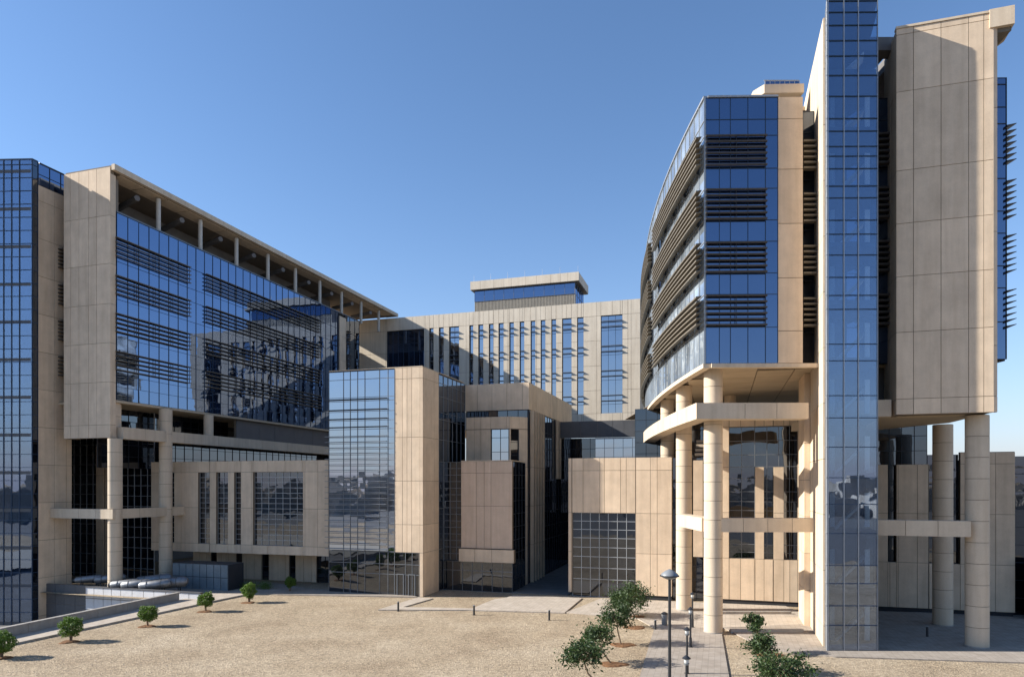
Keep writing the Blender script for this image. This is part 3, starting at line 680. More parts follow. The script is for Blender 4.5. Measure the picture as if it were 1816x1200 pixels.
glasswall(t, L(UG, 107.85), L(UG, 112.9), 14, 42.2, step=1.5, zs=LR+[18.5, 16], mat=GDARK, fmat=FRAMED)
box_uv(t, 'floor_core', CORE, -84, UG-0.4, 62.5, 112.8, 21.6, 42.1)
box_uv(t, 'rear_wing', BEIGE, -84, -74.4, 112.82, 126, 0, 41.0)
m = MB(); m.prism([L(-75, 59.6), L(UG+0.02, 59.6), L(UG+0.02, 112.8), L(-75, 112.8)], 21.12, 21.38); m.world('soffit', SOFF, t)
# under the soffit
panelwall(t, L(-64.9, 60.4), L(-64.9, 61.0), 18.0, 21.1, xs=[], thick=0.3, name='wall')
beam(t, [L(-63.45, 59.9+i*6) for i in range(10)], [L(-64.6, 59.9+i*6) for i in range(10)], 17.1, 18.4, 'ring_beam', 3.0)
glasswall(t, L(-69.5, 62.0), L(-69.5, 84.0), 14.0, 21.1, step=1.5, mat=GDARK, fmat=FRAMED)
panelwall(t, L(-64.75, 80.0), L(-64.75, 112.8), 18.42, 21.1, xs=None, step=4.5, zs=[], mat=GREYM, thick=0.4, name='spandrel')
glasswall(t, L(-66.2, 68.9), L(-66.2, 112.8), 14.0, 17.9, step=1.5, mat=GDARK, fmat=FRAMED)
for k in range(3):
    c = L(-64.05, 59.36+7.2*k)
    if k < 2: column(t, c, 0.74, 0 if k else 0, 17.1 if k == 0 else 21.1, 1.55)
    else: column(t, c, 0.60, 18.4, 21.1, 2.0)
# tie beam
beam(t, [L(-73.1, 58.5), L(-63.45, 58.5)], [L(-73.1, 59.5), L(-63.45, 59.5)], 8.25, 9.3, 'tie_beam', 2.4)
beam(t, [L(-63.45, 59.55), L(-63.45, 72.2)], [L(-64.5, 59.55), L(-64.5, 72.2)], 8.25, 9.3, 'tie_beam', 2.4)
# glass hall behind the columns
glasswall(t, L(-83, 69.5), L(-76.5, 69.5), -3.5, 21.1, step=1.1, zstep=1.3, mat=GDARK, fmat=FRAMEL)
glasswall(t, L(-74.9, 69.4), L(-68.6, 69.4), 0, 21.1, step=1.1, zstep=1.3, mat=GDARK, fmat=FRAMEL)
panelwall(t, L(-77.6, 69.0), L(-76.4, 69.0), -3.5, 17, xs=[], thick=0.5, name='pier', zs=[0.6, 4.8, 9, 13.2])
panelwall(t, L(-76.4, 69.3), L(-74.85, 69.3), -3.5, 21.1, xs=[0.8], thick=0.3, name='wall')
# roof canopy on posts
m = MB(); m.prism([L(-70.7, 58.95), L(-63.7, 58.95), L(-63.7, 127.5), L(-82, 127.5), L(-82, 62.5), L(-70.7, 62.5)], 46.55, 47.1); m.world('roof_canopy', JOINT, t)
beam(t, [L(-63.5, 58.8), L(-63.5, 127.6)], [L(-63.95, 58.8), L(-63.95, 127.6)], 46.5, 47.14, 'roof_edge', 3.45, BEAMC)
rs = MB(); rs.prism([L(-66.2, 60), L(-64.0, 60), L(-64.0, 127.5), L(-66.2, 127.5)], 46.5, 46.545); ro = rs.world('roof_soffit', JOINT, t); rl = wloc(ro)
for k in range(19):
    q = [L(-66.1, 60.1+k*3.45), L(-64.1, 60.1+k*3.45), L(-64.1, 63.4+k*3.45), L(-66.1, 63.4+k*3.45)]; c = (q[0]+q[2])/2
    if ('rsp',) not in MC: mm = MB(); mm.prism([p-c for p in q], 0, 0.05); MC[('rsp',)] = mm.mesh('soffit_panel', BEAMC)
    o = bpy.data.objects.new('soffit_panel', MC[('rsp',)]); link(o, ro); o.location = (c.x-rl.x, c.y-rl.y, 46.44-rl.z)
for k in range(9):
    c = L(-64.6, 66.0+6.9*k)
    m = MB(); m.tube([(c.x, c.y, 42.2), (c.x, c.y, 46.3)], [0.27, 0.27], 16); m.world('post', STEEL, t, True)
    a, b = L(-64.7, 66.0+6.9*k-3.0), L(-70, 66.0+6.9*k-1.0)
    m = MB(); m.tube([(a.x, a.y, 45.2), (b.x, b.y, 45.2)], [0.35, 0.35], 6); m.world('roof_beam', ROOFM, t)
box_uv(t, 'plant_room', ROOFM, -84, -70.2, 61, 112.7, 42.1, 46.4)
m = MB(); m.prism([L(-70.2, 59.8), L(-64.3, 59.8), L(-64.3, 112.7), L(-70.2, 112.7)], 42.12, 42.22); m.world('terrace', ROOFM, t)
m = MB(); m.prism([L(UG-0.4, 59.7), L(UG+0.03, 59.7), L(UG+0.03, 112.8), L(UG-0.4, 112.8)], 42.26, 42.38); m.world('coping', FRAME, t)

# ================================================================== LEFT PODIUM
t = thing('podium_building', 'low beige podium building with tall dark window slots between the columns and the glass pavilion', 'building', tuple(L(-55, 69)))
V = 68.9; U0 = -68.55
H = [(-65.6, -65.0), (-61.39, -59.71), (-58.72, -56.99), (-56.1, -55.13), (-53.4, -46.53)]
hz = (4.8, 13.5)
panelwall(t, L(U0, V), L(-41.9, V), 3.75, 14.85, zs=[4.8, 9.2, 13.5], step=2.3, jit=0.15, xs=[2.5, 4.6, 8.9, 13.4, 14.9, 17.2, 19.6, 22.3, 24.0, 25.4], holes=[(a-U0, b-U0, *hz) for a, b in H], thick=0.5)
for a, b in H:
    glasswall(t, L(a, V), L(b, V), 4.8, 13.5, inset=0.35, step=0.95, zstep=0.62, mat=GDARK, fmat=FRAMEL, mw=0.04, name='window')
m = MB(); m.prism([L(U0+0.05, V+0.4), L(-41.9, V+0.4), L(-41.9, V+16), L(U0+0.05, V+16)], 14.3, 14.6); m.world('roof', ROOFM, t)
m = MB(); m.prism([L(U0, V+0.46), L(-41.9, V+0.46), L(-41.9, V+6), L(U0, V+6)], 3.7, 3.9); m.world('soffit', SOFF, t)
# recessed ground floor
slots = []; u = -63.2
for wv in (0.9, 0.9, 1.0, 0.9, 2.2): slots.append((u, u+wv)); u += wv + 3.0
rh = [(a+66.0, b+66.0, 0.0, 3.4) for a, b in slots]
panelwall(t, L(-66.0, 73.2), L(-41.9, 73.2), 0, 3.7, zs=[], step=1.2, jit=0.2, holes=rh, thick=0.4, mat=BEIGE)
for a, b in slots: glasswall(t, L(a, 73.2), L(b, 73.2), 0, 3.4, inset=0.2, step=1.0, zstep=1.7, mat=GDARK, fmat=FRAMED, name='window')
panelwall(t, L(U0, V+0.01), L(U0+0.01, V-0.5), 0, 0.1, xs=[], thick=0.1)

# ================================================================== GLASS PAVILION (centre)
t = thing('glass_pavilion', 'tall corner pavilion of pale blue glass with a lit beige corner slab in the middle', 'building', tuple(L(-36, 67)))
V = 67.0
cx = [-40.05, -39.2, -38.29, -37.39, -35.6, -34.58]
zrows = [4.75 + i*0.62 for i in range(20)] + [17.2, 18.1, 19.05, 20.05, 21.2, 21.6, 23.6]
glasswall(t, L(-41.9, V), L(-33.78, V), 4.72, 24.5, xs=[c+41.9 for c in cx], zs=zrows, mat=GSKY, fmat=FRAME, mw=0.05, tilt=0.22)
glasswall(t, L(-41.9, V), L(-30.82, V), 0, 4.68, xs=[c+41.9 for c in cx]+[8.1, 9.4, 10.2], zs=[2.3, 3.4], mat=GDARK, fmat=FRAME, inset=0.02, tilt=0.2)
for i in range(21):
    z = 4.9 + i*0.62
    piece(t, t, 'sunshade', (7.6, 0.22, 0.05), FRAME, (*L(-42.25, V-0.30), z), (0, 0, R(-17)), True)
for z in (18.3, 19.2, 20.2, 21.35): piece(t, t, 'sunshade', (7.6, 0.28, 0.08), FRAMED, (*L(-42.25, V-0.32), z), (0, 0, R(-17)), True)
panelwall(t, L(-33.76, V), L(-30.82, V), 4.7, 24.6, xs=[0.9, 1.45, 2.0], zs=[7.7, 12.4, 17.1, 23.4], thick=0.5)
panelwall(t, L(-30.80, V-0.004), L(-30.45, V), 0, 24.6, xs=[], zs=[4.7, 7.7, 12.4, 17.1, 23.4], thick=0.35)
panelwall(t, L(-30.44, V+0.02), L(-30.44, 71.27), 0, 24.6, xs=[3.1], zs=[4.7, 7.7, 12.4, 17.1, 23.4], thick=0.5)
glasswall(t, L(-30.44, 71.28), L(-30.44, 79.6), 0, 24.45, step=1.4, zs=[4.7, 9.3, 14.6, 17.1, 19.4, 20.2, 22, 23.5], mat=GDARK, fmat=FRAME, tilt=0.15)
box_uv(t, 'floor_core', CORE, -41.8, -30.95, 67.5, 79.4, 0.1, 24.3)
m = MB(); m.prism([L(-41.9, 67.0), L(-30.5, 67.0), L(-30.5, 79.5), L(-41.9, 79.5)], 24.62, 24.7); m.world('roof', BEAMC, t)
# door frames in the lobby glazing
for dx in (8.4, 9.75):
    m = MB(); A = L(-41.9+dx, V-0.06)
    for x0, x1, z0, z1 in ((0, 0.07, 0, 2.3), (0.75, 0.82, 0, 2.3), (0, 0.82, 2.3, 2.37)): m.box(x0, x1, 0, 0.1, z0, z1)
    rl = wloc(t); m.build('door_frame', FRAME, t, (A.x-rl.x, A.y-rl.y, 0), R(-17))

# ================================================================== MIDDLE BUILDING WEST OF THE ALLEY
t = thing('stepped_building', 'stepped beige and dark glass building between the pavilion and the dark alley', 'building', tuple(L(-26, 72.2)))
panelwall(t, L(-30.42, 79.63), L(-22.2, 79.63), 21.1, 24.4, xs=[1.6, 3.5, 5.4, 7.4], zs=[], thick=0.5)
panelwall(t, L(-22.2, 79.65), L(-22.2, 104.5), 21.1, 24.4, step=3.0, zs=[], thick=0.5)
glasswall(t, L(-30.42, 79.9), L(-22.3, 79.9), 14.5, 21.08, step=1.35, zs=[20.1, 18.6], mat=GDARK, fmat=FRAMED)
glasswall(t, L(-22.35, 79.9), L(-22.35, 104.5), 0, 21.08, step=1.35, zs=[4.7, 6.5, 8.5, 10.5, 12.5, 14.5, 16.7, 18.9], mat=GDARK, fmat=FRAMED, tilt=0.2)
for k in range(5):
    panelwall(t, L(-22.3, 80.6+k*1.3), L(-21.85, 80.6+k*1.3), 0, 21.08, xs=[], zs=[4.7, 9.4, 14.1], thick=0.34, name='fin')
for k in range(3):
    panelwall(t, L(-22.3, 94.2+k*1.5), L(-21.9, 94.2+k*1.5), 12.8, 21.08, xs=[], thick=0.4, name='fin')
# chamfered volume
panelwall(t, L(-29.4, 77.3), L(-23.9, 77.3), 14.6, 20.1, xs=[1.0, 1.85, 5.1], zs=[18.65], holes=[(3.1, 5.4, 14.9, 18.6)], thick=0.5)
glasswall(t, L(-26.3, 77.3), L(-24.0, 77.3), 14.9, 18.6, inset=0.25, step=1.2, zs=[15.9, 17.6], mat=GSKY, fmat=FRAMED, name='window')
ln = (L(-22.2, 79.0)-L(-23.9, 77.3)).length
panelwall(t, L(-23.9, 77.3), L(-22.2, 79.0), 0, 20.1, xs=[], zs=[4.7, 9.4, 14.1, 18.65], holes=[(0.15, 1.25, 0, 18.6)], thick=0.4, name='chamfer_wall')
q0, q1 = L(-23.9, 77.3).lerp(L(-22.2, 79.0), 0.15/ln), L(-23.9, 77.3).lerp(L(-22.2, 79.0), 1.25/ln)
glasswall(t, q0, q1, 0, 18.6, inset=0.2, xs=[], zstep=1.5, mat=GDARK, fmat=FRAMED, name='window')
# front box
panelwall(t, L(-28.08, 72.2), L(-22.07, 72.2), 4.85, 14.6, xs=[1.8, 2.75, 3.55], zs=[9.6, 13.3], thick=0.5, mat=BEIGEP)
panelwall(t, L(-28.25, 71.9), L(-21.8, 71.9), 3.35, 4.8, xs=[1.9, 3.9], zs=[], thick=0.7, name='sill_band')
m = MB(); m.prism([L(-28.08, 72.2), L(-22.07, 72.2), L(-22.07, 77.2), L(-28.08, 77.2)], 14.62, 14.72); m.world('roof', BEAMC, t)
glasswall(t, L(-22.1, 72.5), L(-22.1, 77.6), 0, 14.55, step=1.3, zstep=1.5, mat=GDARK, fmat=FRAMED)
glasswall(t, L(-30.4, 72.75), L(-28.1, 72.75), 3.4, 14.6, step=0.8, zstep=0.75, mat=GDARK, fmat=FRAME)
glasswall(t, L(-30.4, 72.45), L(-22.1, 72.45), 0, 3.34, step=1.2, zs=[2.3], mat=GDARK, fmat=FRAME)
box_uv(t, 'floor_core', CORE, -30.3, -22.3, 73.1, 77.2, 0.1, 14.4)
m = MB(); m.prism([L(-30.3, 80.3), L(-22.6, 80.3), L(-22.6, 104), L(-30.3, 104)], 0.1, 24.2); m.world('floor_core', CORE, t)
# dark head wall closing the alley
glasswall(t, L(-22.2, 106), L(-10, 106), 0, 15.5, step=1.5, zstep=1.6, mat=GDARK, fmat=FRAMED)

# ================================================================== REAR BLOCK
t = thing('rear_block', 'broad beige block at the back with a row of narrow blue windows and small sunshades', 'building', tuple(L(-40, 127)))
V = 126.79; U0 = -74.0; RZ0, RZ1 = 22.8, 46.15
wins = [(-65.69, -57.36), (-56.2, -55.3), (-54.1, -53.1), (-51.9, -49.8), (-47.6, -46.8), (-45.7, -44.7), (-43.5, -42.6), (-41.5, -40.5), (-39.3, -38.4), (-37.2, -36.3), (-35.0, -34.1), (-33.0, -32.1), (-30.9, -30.0), (-28.8, -27.0), (-25.9, -24.7), (-21.4, -17.4)]
wz = (25.3, 43.5)
panelwall(t, L(U0, V), L(-14.18, V), RZ0, RZ1, xs=[1.5, 4.5, 8.0] + [8.31+i*2.9 for i in range(18)] + [56.2, 58.2], zs=[25.3, 29.6, 34.2, 38.9, 43.5], holes=[(a-U0, b-U0, *wz) for a, b in wins], thick=0.6, gap=0.05, mat=BEIGER)
for a, b in wins:
    glasswall(t, L(a, V), L(b, V), wz[0], wz[1], inset=0.42, step=1.2, zs=[27.0, 31.5, 36.2, 40.8], mat=GSKY if a > -57 else GBLUE, fmat=FRAMEB, mw=0.05, tilt=0.1, name='window')
    if a > -57:
        for z in (42.4, 41.4, 37.8, 36.8, 33.2, 32.2, 28.6, 27.6):
            piece(t, t, 'sunshade', (b-a-0.02, 0.5, 0.06), FRAME, (*L(a+0.01, V-0.32), z), (0, 0, R(-17)), True)
m = MB(); m.prism([L(U0, V+0.5), L(-14.3, V+0.5), L(-14.3, V+22), L(U0, V+22)], RZ1-0.5, RZ1-0.3); m.world('roof', ROOFM, t)
m = MB(); m.prism([L(U0, V+0.61), L(-14.2, V+0.61), L(-14.2, V+22), L(U0, V+22)], RZ0, RZ0+0.3); m.world('soffit', SOFF, t)
m = MB(); m.prism([L(U0, V+1.0), L(-14.6, V+1.0), L(-14.6, V+21), L(U0, V+21)], RZ0+0.3, RZ1-0.6); m.world('floor_core', CORE, t)
panelwall(t, L(-14.18, V+0.02), L(-14.18, V+20), RZ0, RZ1, zs=[25.3, 34, 43.5], thick=0.5)
# rooftop pavilion of the rear block
PV = 129.8
glasswall(t, L(-47.6, PV), L(-26.9, PV), 48.9, 51.1, step=2.1, zs=[], mat=GBLUE, fmat=FRAME, name='penthouse_glazing')
m = MB(); rl = wloc(t); A = L(-47.6, PV+0.1)
m.box(0, 20.7, 0.05, 0.3, RZ1-0.4, 48.9)
for i in range(70): m.box(i*0.3, i*0.3+0.14, -0.04, 0.05, RZ1-0.4, 48.88)
m.build('ribbed_screen', RIBM, t, (A.x-rl.x, A.y-rl.y, 0), R(-17))
glasswall(t, L(-26.9, PV+0.02), L(-26.9, 137.9), RZ1-0.3, 51.1, step=2.0, zs=[48.9], mat=GBLUE, fmat=FRAME, name='penthouse_glazing')
m = MB(); m.prism([L(-47.2, PV+0.5), L(-27.4, PV+0.5), L(-27.4, 137.5), L(-47.2, 137.5)], RZ1, 51); m.world('penthouse_core', CORE, t)
m = MB(); m.prism([L(-48.2, PV-0.5), L(-26.2, PV-0.5), L(-26.2, 139.0), L(-48.2, 139.0)], 51.1, 51.35); m.world('penthouse_soffit', LOUV, t)
panelwall(t, L(-48.3, PV-0.6), L(-26.1, PV-0.6), 51.2, 52.9, step=2.2, zs=[], thick=0.4, name='penthouse_cornice', mat=BEIGER)
panelwall(t, L(-26.1, PV-0.58), L(-26.1, 139.2), 51.2, 52.9, step=2.2, zs=[], thick=0.4, name='penthouse_cornice', mat=BEIGER)

for k in range(7):
    p = L(-47.6+k*3.55, PV-0.3); m = MB(); m.tube([(p.x, p.y, 52.9), (p.x, p.y, 54.2)], [0.035, 0.02], 6); m.world('lightning_rod', FRAMEL, t)
for k in range(4):
    p = L(-24+k*2.6, 131+k*1.5); m = MB(); m.tube([(p.x, p.y, 46.0), (p.x, p.y, 47.1)], [0.03, 0.02], 6); m.world('lightning_rod', FRAMEL, t)

# ================================================================== LINK BUILDING behind the east podium
t = thing('link_building', 'low dark glass link with a pale blue glazed front below the rear block', 'building', tuple(L(-10, 92)))
glasswall(t, L(-16.3, 92), L(-5.0, 92), 14.5, 18.2, step=1.3, zstep=1.2, mat=GSKY, fmat=FRAME)
glasswall(t, L(-22.0, 96), L(-16.3, 96), 8, 18.6, step=1.5, zstep=1.5, mat=GDARK, fmat=FRAMED)
panelwall(t, L(-22.0, 95.6), L(-5.0, 95.6), 18.65, 21.0, step=2.5, zs=[], mat=GREYM, thick=0.4)
box_uv(t, 'floor_core', CORE, -16.2, -5, 92.5, 110, 8, 18)
m = MB(); m.prism([L(-16.3, 92), L(-5, 92), L(-5, 100), L(-16.3, 100)], 18.2, 18.35); m.world('roof', FRAME, t)

# ================================================================== EAST PODIUM (long low building under and beside the curved wing)
t = thing('entrance_podium', 'long low beige podium running behind the columns of the curved wing, with dark gridded glazing', 'building', tuple(L(-5, 72.2)))
V = 72.2
h1 = (-15.3, -8.55)
panelwall(t, L(-15.71, V), L(-4.85, V), 0.45, 14.85, xs=[0.35, 1.6, 3.4, 3.9, 5.6, 6.2, 7.2, 8.7, 9.4], zs=[4.8, 9.0, 13.5], holes=[(h1[0]+15.71, h1[1]+15.71, 0.45, 9.0)], thick=0.5)
glasswall(t, L(h1[0], V), L(h1[1], V), 0, 9.0, inset=0.3, step=0.97, zs=[1.9, 3.1, 4.3, 5.3, 6.3, 7.2, 8.1], mat=GDARK, fmat=FRAMEL, mw=0.06, tilt=0.12, name='window')
m = MB(); m.prism([L(-8.5, V+0.1), L(-4.86, V+0.1), L(-4.86, V+0.5), L(-8.5, V+0.5)], 0, 0.44); m.world('plinth', CORE, t)
panelwall(t, L(-4.85, V+0.02), L(-4.85, V+2.0), 0.45, 14.85, zs=[4.8, 9.0, 13.5], step=2, thick=0.3)
glasswall(t, L(-4.9, V+1.0), L(0.1, V+1.0), 0, 14.8, step=0.8, zs=[2.2, 3.6, 5.0, 6.5, 8.0, 9.5, 11.0, 12.5], mat=GDARK, fmat=FRAMED)
panelwall(t, L(-2.7, V+0.2), L(-1.75, V+0.2), 4.6, 14.5, xs=[], zs=[9.4], thick=0.5)
# glazed hall
hx0 = 0.1
holes = [(0.72, 3.18, 4.6, 17.8), (3.18, 4.02, 13.75, 17.8), (4.02, 4.9, 4.6, 17.8), (4.9, 5.85, 13.75, 17.8), (5.85, 7.12, 4.6, 17.8)]
panelwall(t, L(hx0, V), L(7.35, V), 0.45, 18.7, xs=[0.7, 1.8, 3.1, 4.85, 6.4], zs=[4.6, 9.2, 17.8], holes=holes, thick=0.5)
glasswall(t, L(0.82, V), L(7.3, V), 4.6, 17.8, inset=0.55, xs=[1.2, 2.45, 3.6, 4.7, 5.7], zs=[5.2, 6.0, 7.3, 8.6, 9.4, 10.3, 11.3, 12.6, 13.8, 15.0, 16.4], mat=GDARK, fmat=FRAME, mw=0.05, tilt=0.15, name='window')
m = MB(); m.prism([L(0.12, V+0.1), L(7.3, V+0.1), L(7.3, V+0.5), L(0.12, V+0.5)], 0, 0.44); m.world('plinth', CORE, t)
glasswall(t, L(7.4, V+0.6), L(15.0, V+0.6), 0, 13.8, step=0.9, zstep=1.4, mat=GDARK, fmat=FRAMED)
# part beneath the end block
Ua, Ub = 14.3, 25.4
holes = [(15.14-Ua, 15.86-Ua, 4.7, 13.9), (18.57-Ua, 21.1-Ua, 4.7, 15.0), (14.3-Ua, 18.57-Ua, 13.9, 15.0)]
panelwall(t, L(Ua, V), L(Ub, V), 0.45, 14.95, xs=[1.0, 1.7, 3.3, 4.2, 6.2, 7.3, 8.5, 9.6], zs=[4.7, 9.3, 13.9], holes=holes, thick=0.5)
glasswall(t, L(Ua, V), L(18.57, V), 4.7, 18.0, inset=0.6, step=1.1, zs=[5.8, 7, 8.3, 9.5, 10.7, 12, 13.8, 15.2, 16.6], mat=GDARK, fmat=FRAMED, tilt=0.15)
glasswall(t, L(18.57, V), L(21.1, V), 4.7, 14.8, inset=0.6, step=0.8, zs=[5.8, 7, 8.3, 9.5, 10.7, 12, 13.3], mat=GDARK, fmat=FRAMED, tilt=0.3)
glasswall(t, L(25.45, V+1.2), L(36, V+1.2), 0, 14.6, step=1.5, zstep=1.6, mat=GDARK, fmat=FRAMED, tilt=0.3)
m = MB(); m.prism([L(14.3, V+0.1), L(25.3, V+0.1), L(25.3, V+0.5), L(14.3, V+0.5)], 0, 0.44); m.world('plinth', CORE, t)
m = MB(); m.prism([L(-15.5, V+0.5), L(-4.9, V+0.5), L(-4.9, V+2), L(0.2, V+2), L(0.2, V+1.2), L(7.3, V+1.2), L(36, V+1.9), L(36, V+22), L(-15.5, V+16)], 0.3, 14.3); m.world('floor_core', CORE, t)
m = MB(); m.prism([L(0.2, V+1.2), L(18.5, V+1.2), L(18.5, V+10), L(0.2, V+10)], 14.3, 18.0); m.world('floor_core', CORE, t)
m = MB(); m.prism([L(-15.7, V+0.3), L(-4.9, V+0.3), L(-4.9, V+14), L(-15.7, V+14)], 14.4, 14.6); m.world('roof', ROOFM, t)
glasswall(t, L(-10.0, 84), L(2.0, 84), 14.4, 21.2, step=1.4, zstep=1.5, mat=GDARK, fmat=FRAMED)
for k in range(4):
    m = MB(); m.prism([L(-2.6, 74+k*1.6), L(0.8, 74+k*1.6), L(0.8, 74.5+k*1.6), L(-2.6, 74.5+k*1.6)], 15.0+k*0.55, 15.3+k*0.55); m.world('sunshade_slab', BEAMC, t)

flush_pieces()

# ================================================================== PLANT AND SILENCERS ON THE DECK
def silencer(loc, ln, r, rz, label):
    t = thing('exhaust_silencer', label, 'silencer', loc, 0, 'steel silencers behind the retaining wall')
    d2 = Vector((math.cos(rz), math.sin(rz), 0)); tl = 0.10
    P = lambda s, up=0: tuple(d2*s + Vector((0, 0, 1.15+s*tl+up)))
    m = MB(); m.tube([P(-ln/2), P(-ln/2+0.15), P(ln/2-0.35), P(ln/2)], [r*0.75, r, r, r*0.55], 20); m.build('drum', STAIN, t, smooth=True)
    m = MB(); m.tube([P(-ln/2-0.22), P(-ln/2+0.02)], [r*0.62, r*0.62], 16); m.build('outlet', BLACK, t, smooth=True)
    for s in (-ln*0.25, ln*0.2):
        m = MB(); m.tube([P(s-0.03), P(s+0.03)], [r*1.06, r*1.06], 20); m.build('strap', GREYM, t, smooth=True)
    for s in (-ln*0.28, ln*0.25):
        for q in (-1, 1):
            c = d2*s + Vector((-d2.y, d2.x, 0))*r*0.6*q
            m = MB(); m.box(c.x-0.04, c.x+0.04, c.y-0.04, c.y+0.04, 0, 1.15+s*tl-r*0.6); m.build('leg', FRAMED, t)
sd = R(8)
for i, (x, y, ln, r, lab) in enumerate([
    (-47.6, 77.0, 3.0, 0.38, 'steel exhaust silencer farthest left, in front of the dark glass hall'),
    (-45.4, 77.2, 3.2, 0.45, 'second steel silencer from the left, close beside the round column'),
    (-42.2, 74.6, 3.0, 0.43, 'steel silencer just right of the first round column, nearest that column'),
    (-40.8, 74.2, 3.0, 0.45, 'steel silencer in the middle of the right-hand row, second from the column'),
    (-39.9, 76.2, 3.6, 0.55, 'raised silencer at the back of the right-hand row'),
    (-38.6, 73.9, 3.2, 0.47, 'steel silencer next to the last of the row, above the parapet end'),
    (-37.6, 75.2, 3.6, 0.58, 'thickest steel silencer at the right end of the row')]):
    silencer((x, y, 0.25 if y > 76 else 0.05), ln, r, sd, lab)
t = thing('plant_enclosure', 'blue grey panelled plant enclosure standing in front of the recessed ground floor', 'enclosure', tuple(L(-57, 65)))
q = MB(); q.prism([L(-60.7, 64.1), L(-52.9, 64.1), L(-52.9, 66.6), L(-60.7, 66.6)], 0, 3.0); q.world('frame', FRAMED, t)
PB = solid('enclosure_panel', (0.13, 0.17, 0.20), 0.35, 0.15, 1, 0, spec=0.5)
for i in range(8):
    for j in range(2):
        m = MB(); m.box(0.03, 0.92, 0, 0.06, 0.05, 1.46); p = L(-60.65+i*0.96, 64.03); rl = wloc(t)
        m.build('panel', PB, t, (p.x-rl.x, p.y-rl.y, j*1.49), R(-17))

# ================================================================== TREES
def leafcloud(m, pts, size, rng, k=1):
    for p in pts:
        for _ in range(k):
            n = Vector((rng.gauss(0, 1), rng.gauss(0, 1), rng.gauss(0, 1)+0.4)).normalized(); a = n.orthogonal().normalized(); a = (Matrix.Rotation(rng.uniform(0, 6.28), 3, n) @ a); b = n.cross(a)
            s = size*rng.uniform(0.7, 1.3); c = Vector(p); i = len(m.v)
            m.v += [tuple(c-a*s), tuple(c-b*s*0.42-n*s*0.1), tuple(c+a*s), tuple(c+b*s*0.42-n*s*0.1)]; m.f.append((i, i+1, i+2, i+3))
def ball_tree(x, y, r, h, label, seed):
    rng = random.Random(seed); t = thing('ball_tree', label, 'tree', (x, y, 0), 0, 'clipped ball trees along the footpath')
    m = MB()
    for k in range(3):
        a = rng.uniform(0, 6.28); m.tube([(0.05*math.cos(a), 0.05*math.sin(a), -0.03), (0.12*math.cos(a), 0.12*math.sin(a), h*0.3), (0.3*math.cos(a)*r, 0.3*math.sin(a)*r, h-r)], [0.05, 0.04, 0.025], 7)
    m.build('trunk', BARK, t)
    m = MB(); pts = []
    cz = h - r*0.98
    for _ in range(3600):
        d = Vector((rng.gauss(0, 1), rng.gauss(0, 1), rng.gauss(0, 1))).normalized()
        bump = 1 + 0.13*math.sin(d.x*5+seed) + 0.11*math.sin(d.z*7+d.y*4+seed*2) + 0.07*math.sin(d.x*11-d.z*9+seed*3)
        rr = r*bump*(rng.uniform(0.68, 1.0))
        pts.append((d.x*rr, d.y*rr, cz + d.z*rr*0.98))
    leafcloud(m, pts, 0.07, rng); m.build('crown', LEAFA, t)
    return t
def mound(x, y, r, seed, rx=1.0):
    rng = random.Random(seed); m = MB(); n = 22; m.v.append((0, 0, 0.07))
    for ring, (f, z) in enumerate(((0.45, 0.085), (0.8, 0.07), (1.0, -0.01))):
        for k in range(n):
            a = 2*math.pi*k/n; q = r*f*(1+0.14*math.sin(a*3+seed)+rng.uniform(-0.05, 0.05)); m.v.append((q*math.cos(a)*rx, q*math.sin(a), z+rng.uniform(-0.012, 0.012)))
    for k in range(n): m.f.append((0, 1+k, 1+(k+1) % n))
    for ring in range(2):
        for k in range(n): a = 1+ring*n; m.f.append((a+k, a+n+k, a+n+(k+1) % n, a+(k+1) % n))
    o = m.build('soil', SOIL, None, (x, y, 0.004)); o['kind'] = 'structure'
bt = [(-35.35, 47.3, 0.80, 1.85, 'nearest clipped ball tree at the far left edge of the gravel'),
      (-33.75, 52.2, 0.77, 1.90, 'clipped ball tree second from the left along the footpath'),
      (-30.85, 57.9, 0.70, 1.80, 'clipped ball tree with a bare stem, third along the footpath'),
      (-28.95, 64.6, 0.72, 1.85, 'clipped ball tree below the plant enclosure, fourth along the footpath'),
      (-26.75, 69.5, 0.75, 1.95, 'bright clipped ball tree at the end of the sunlit row')]
for i, (x, y, r, h, lab) in enumerate(bt):
    ball_tree(x, y, r, h, lab, i+3); mound(x-0.05, y-0.1, 0.62, i, 1.15)
ball_tree(-24.9, 76.6, 0.62, 1.7, 'dark ball tree standing in the building shade by the recessed windows', 21)
for i, (x, y, lab) in enumerate(((-30.2, 78.6, 'small low shrub in the shade just left of the bright ball tree'), (-28.3, 78.2, 'low spreading shrub in the shade right behind the bright ball tree'))):
    t = thing('shrub', lab, 'shrub', (x, y, 0)); rng = random.Random(50+i); m = MB()
    leafcloud(m, [(rng.gauss(0, 0.42), rng.gauss(0, 0.35), abs(rng.gauss(0.42, 0.25))) for _ in range(1500)], 0.055, rng); m.build('foliage', LEAFA, t)
    m = MB(); m.tube([(0, 0, 0), (0.03, 0, 0.4)], [0.04, 0.02], 6); m.build('stem', BARK, t)

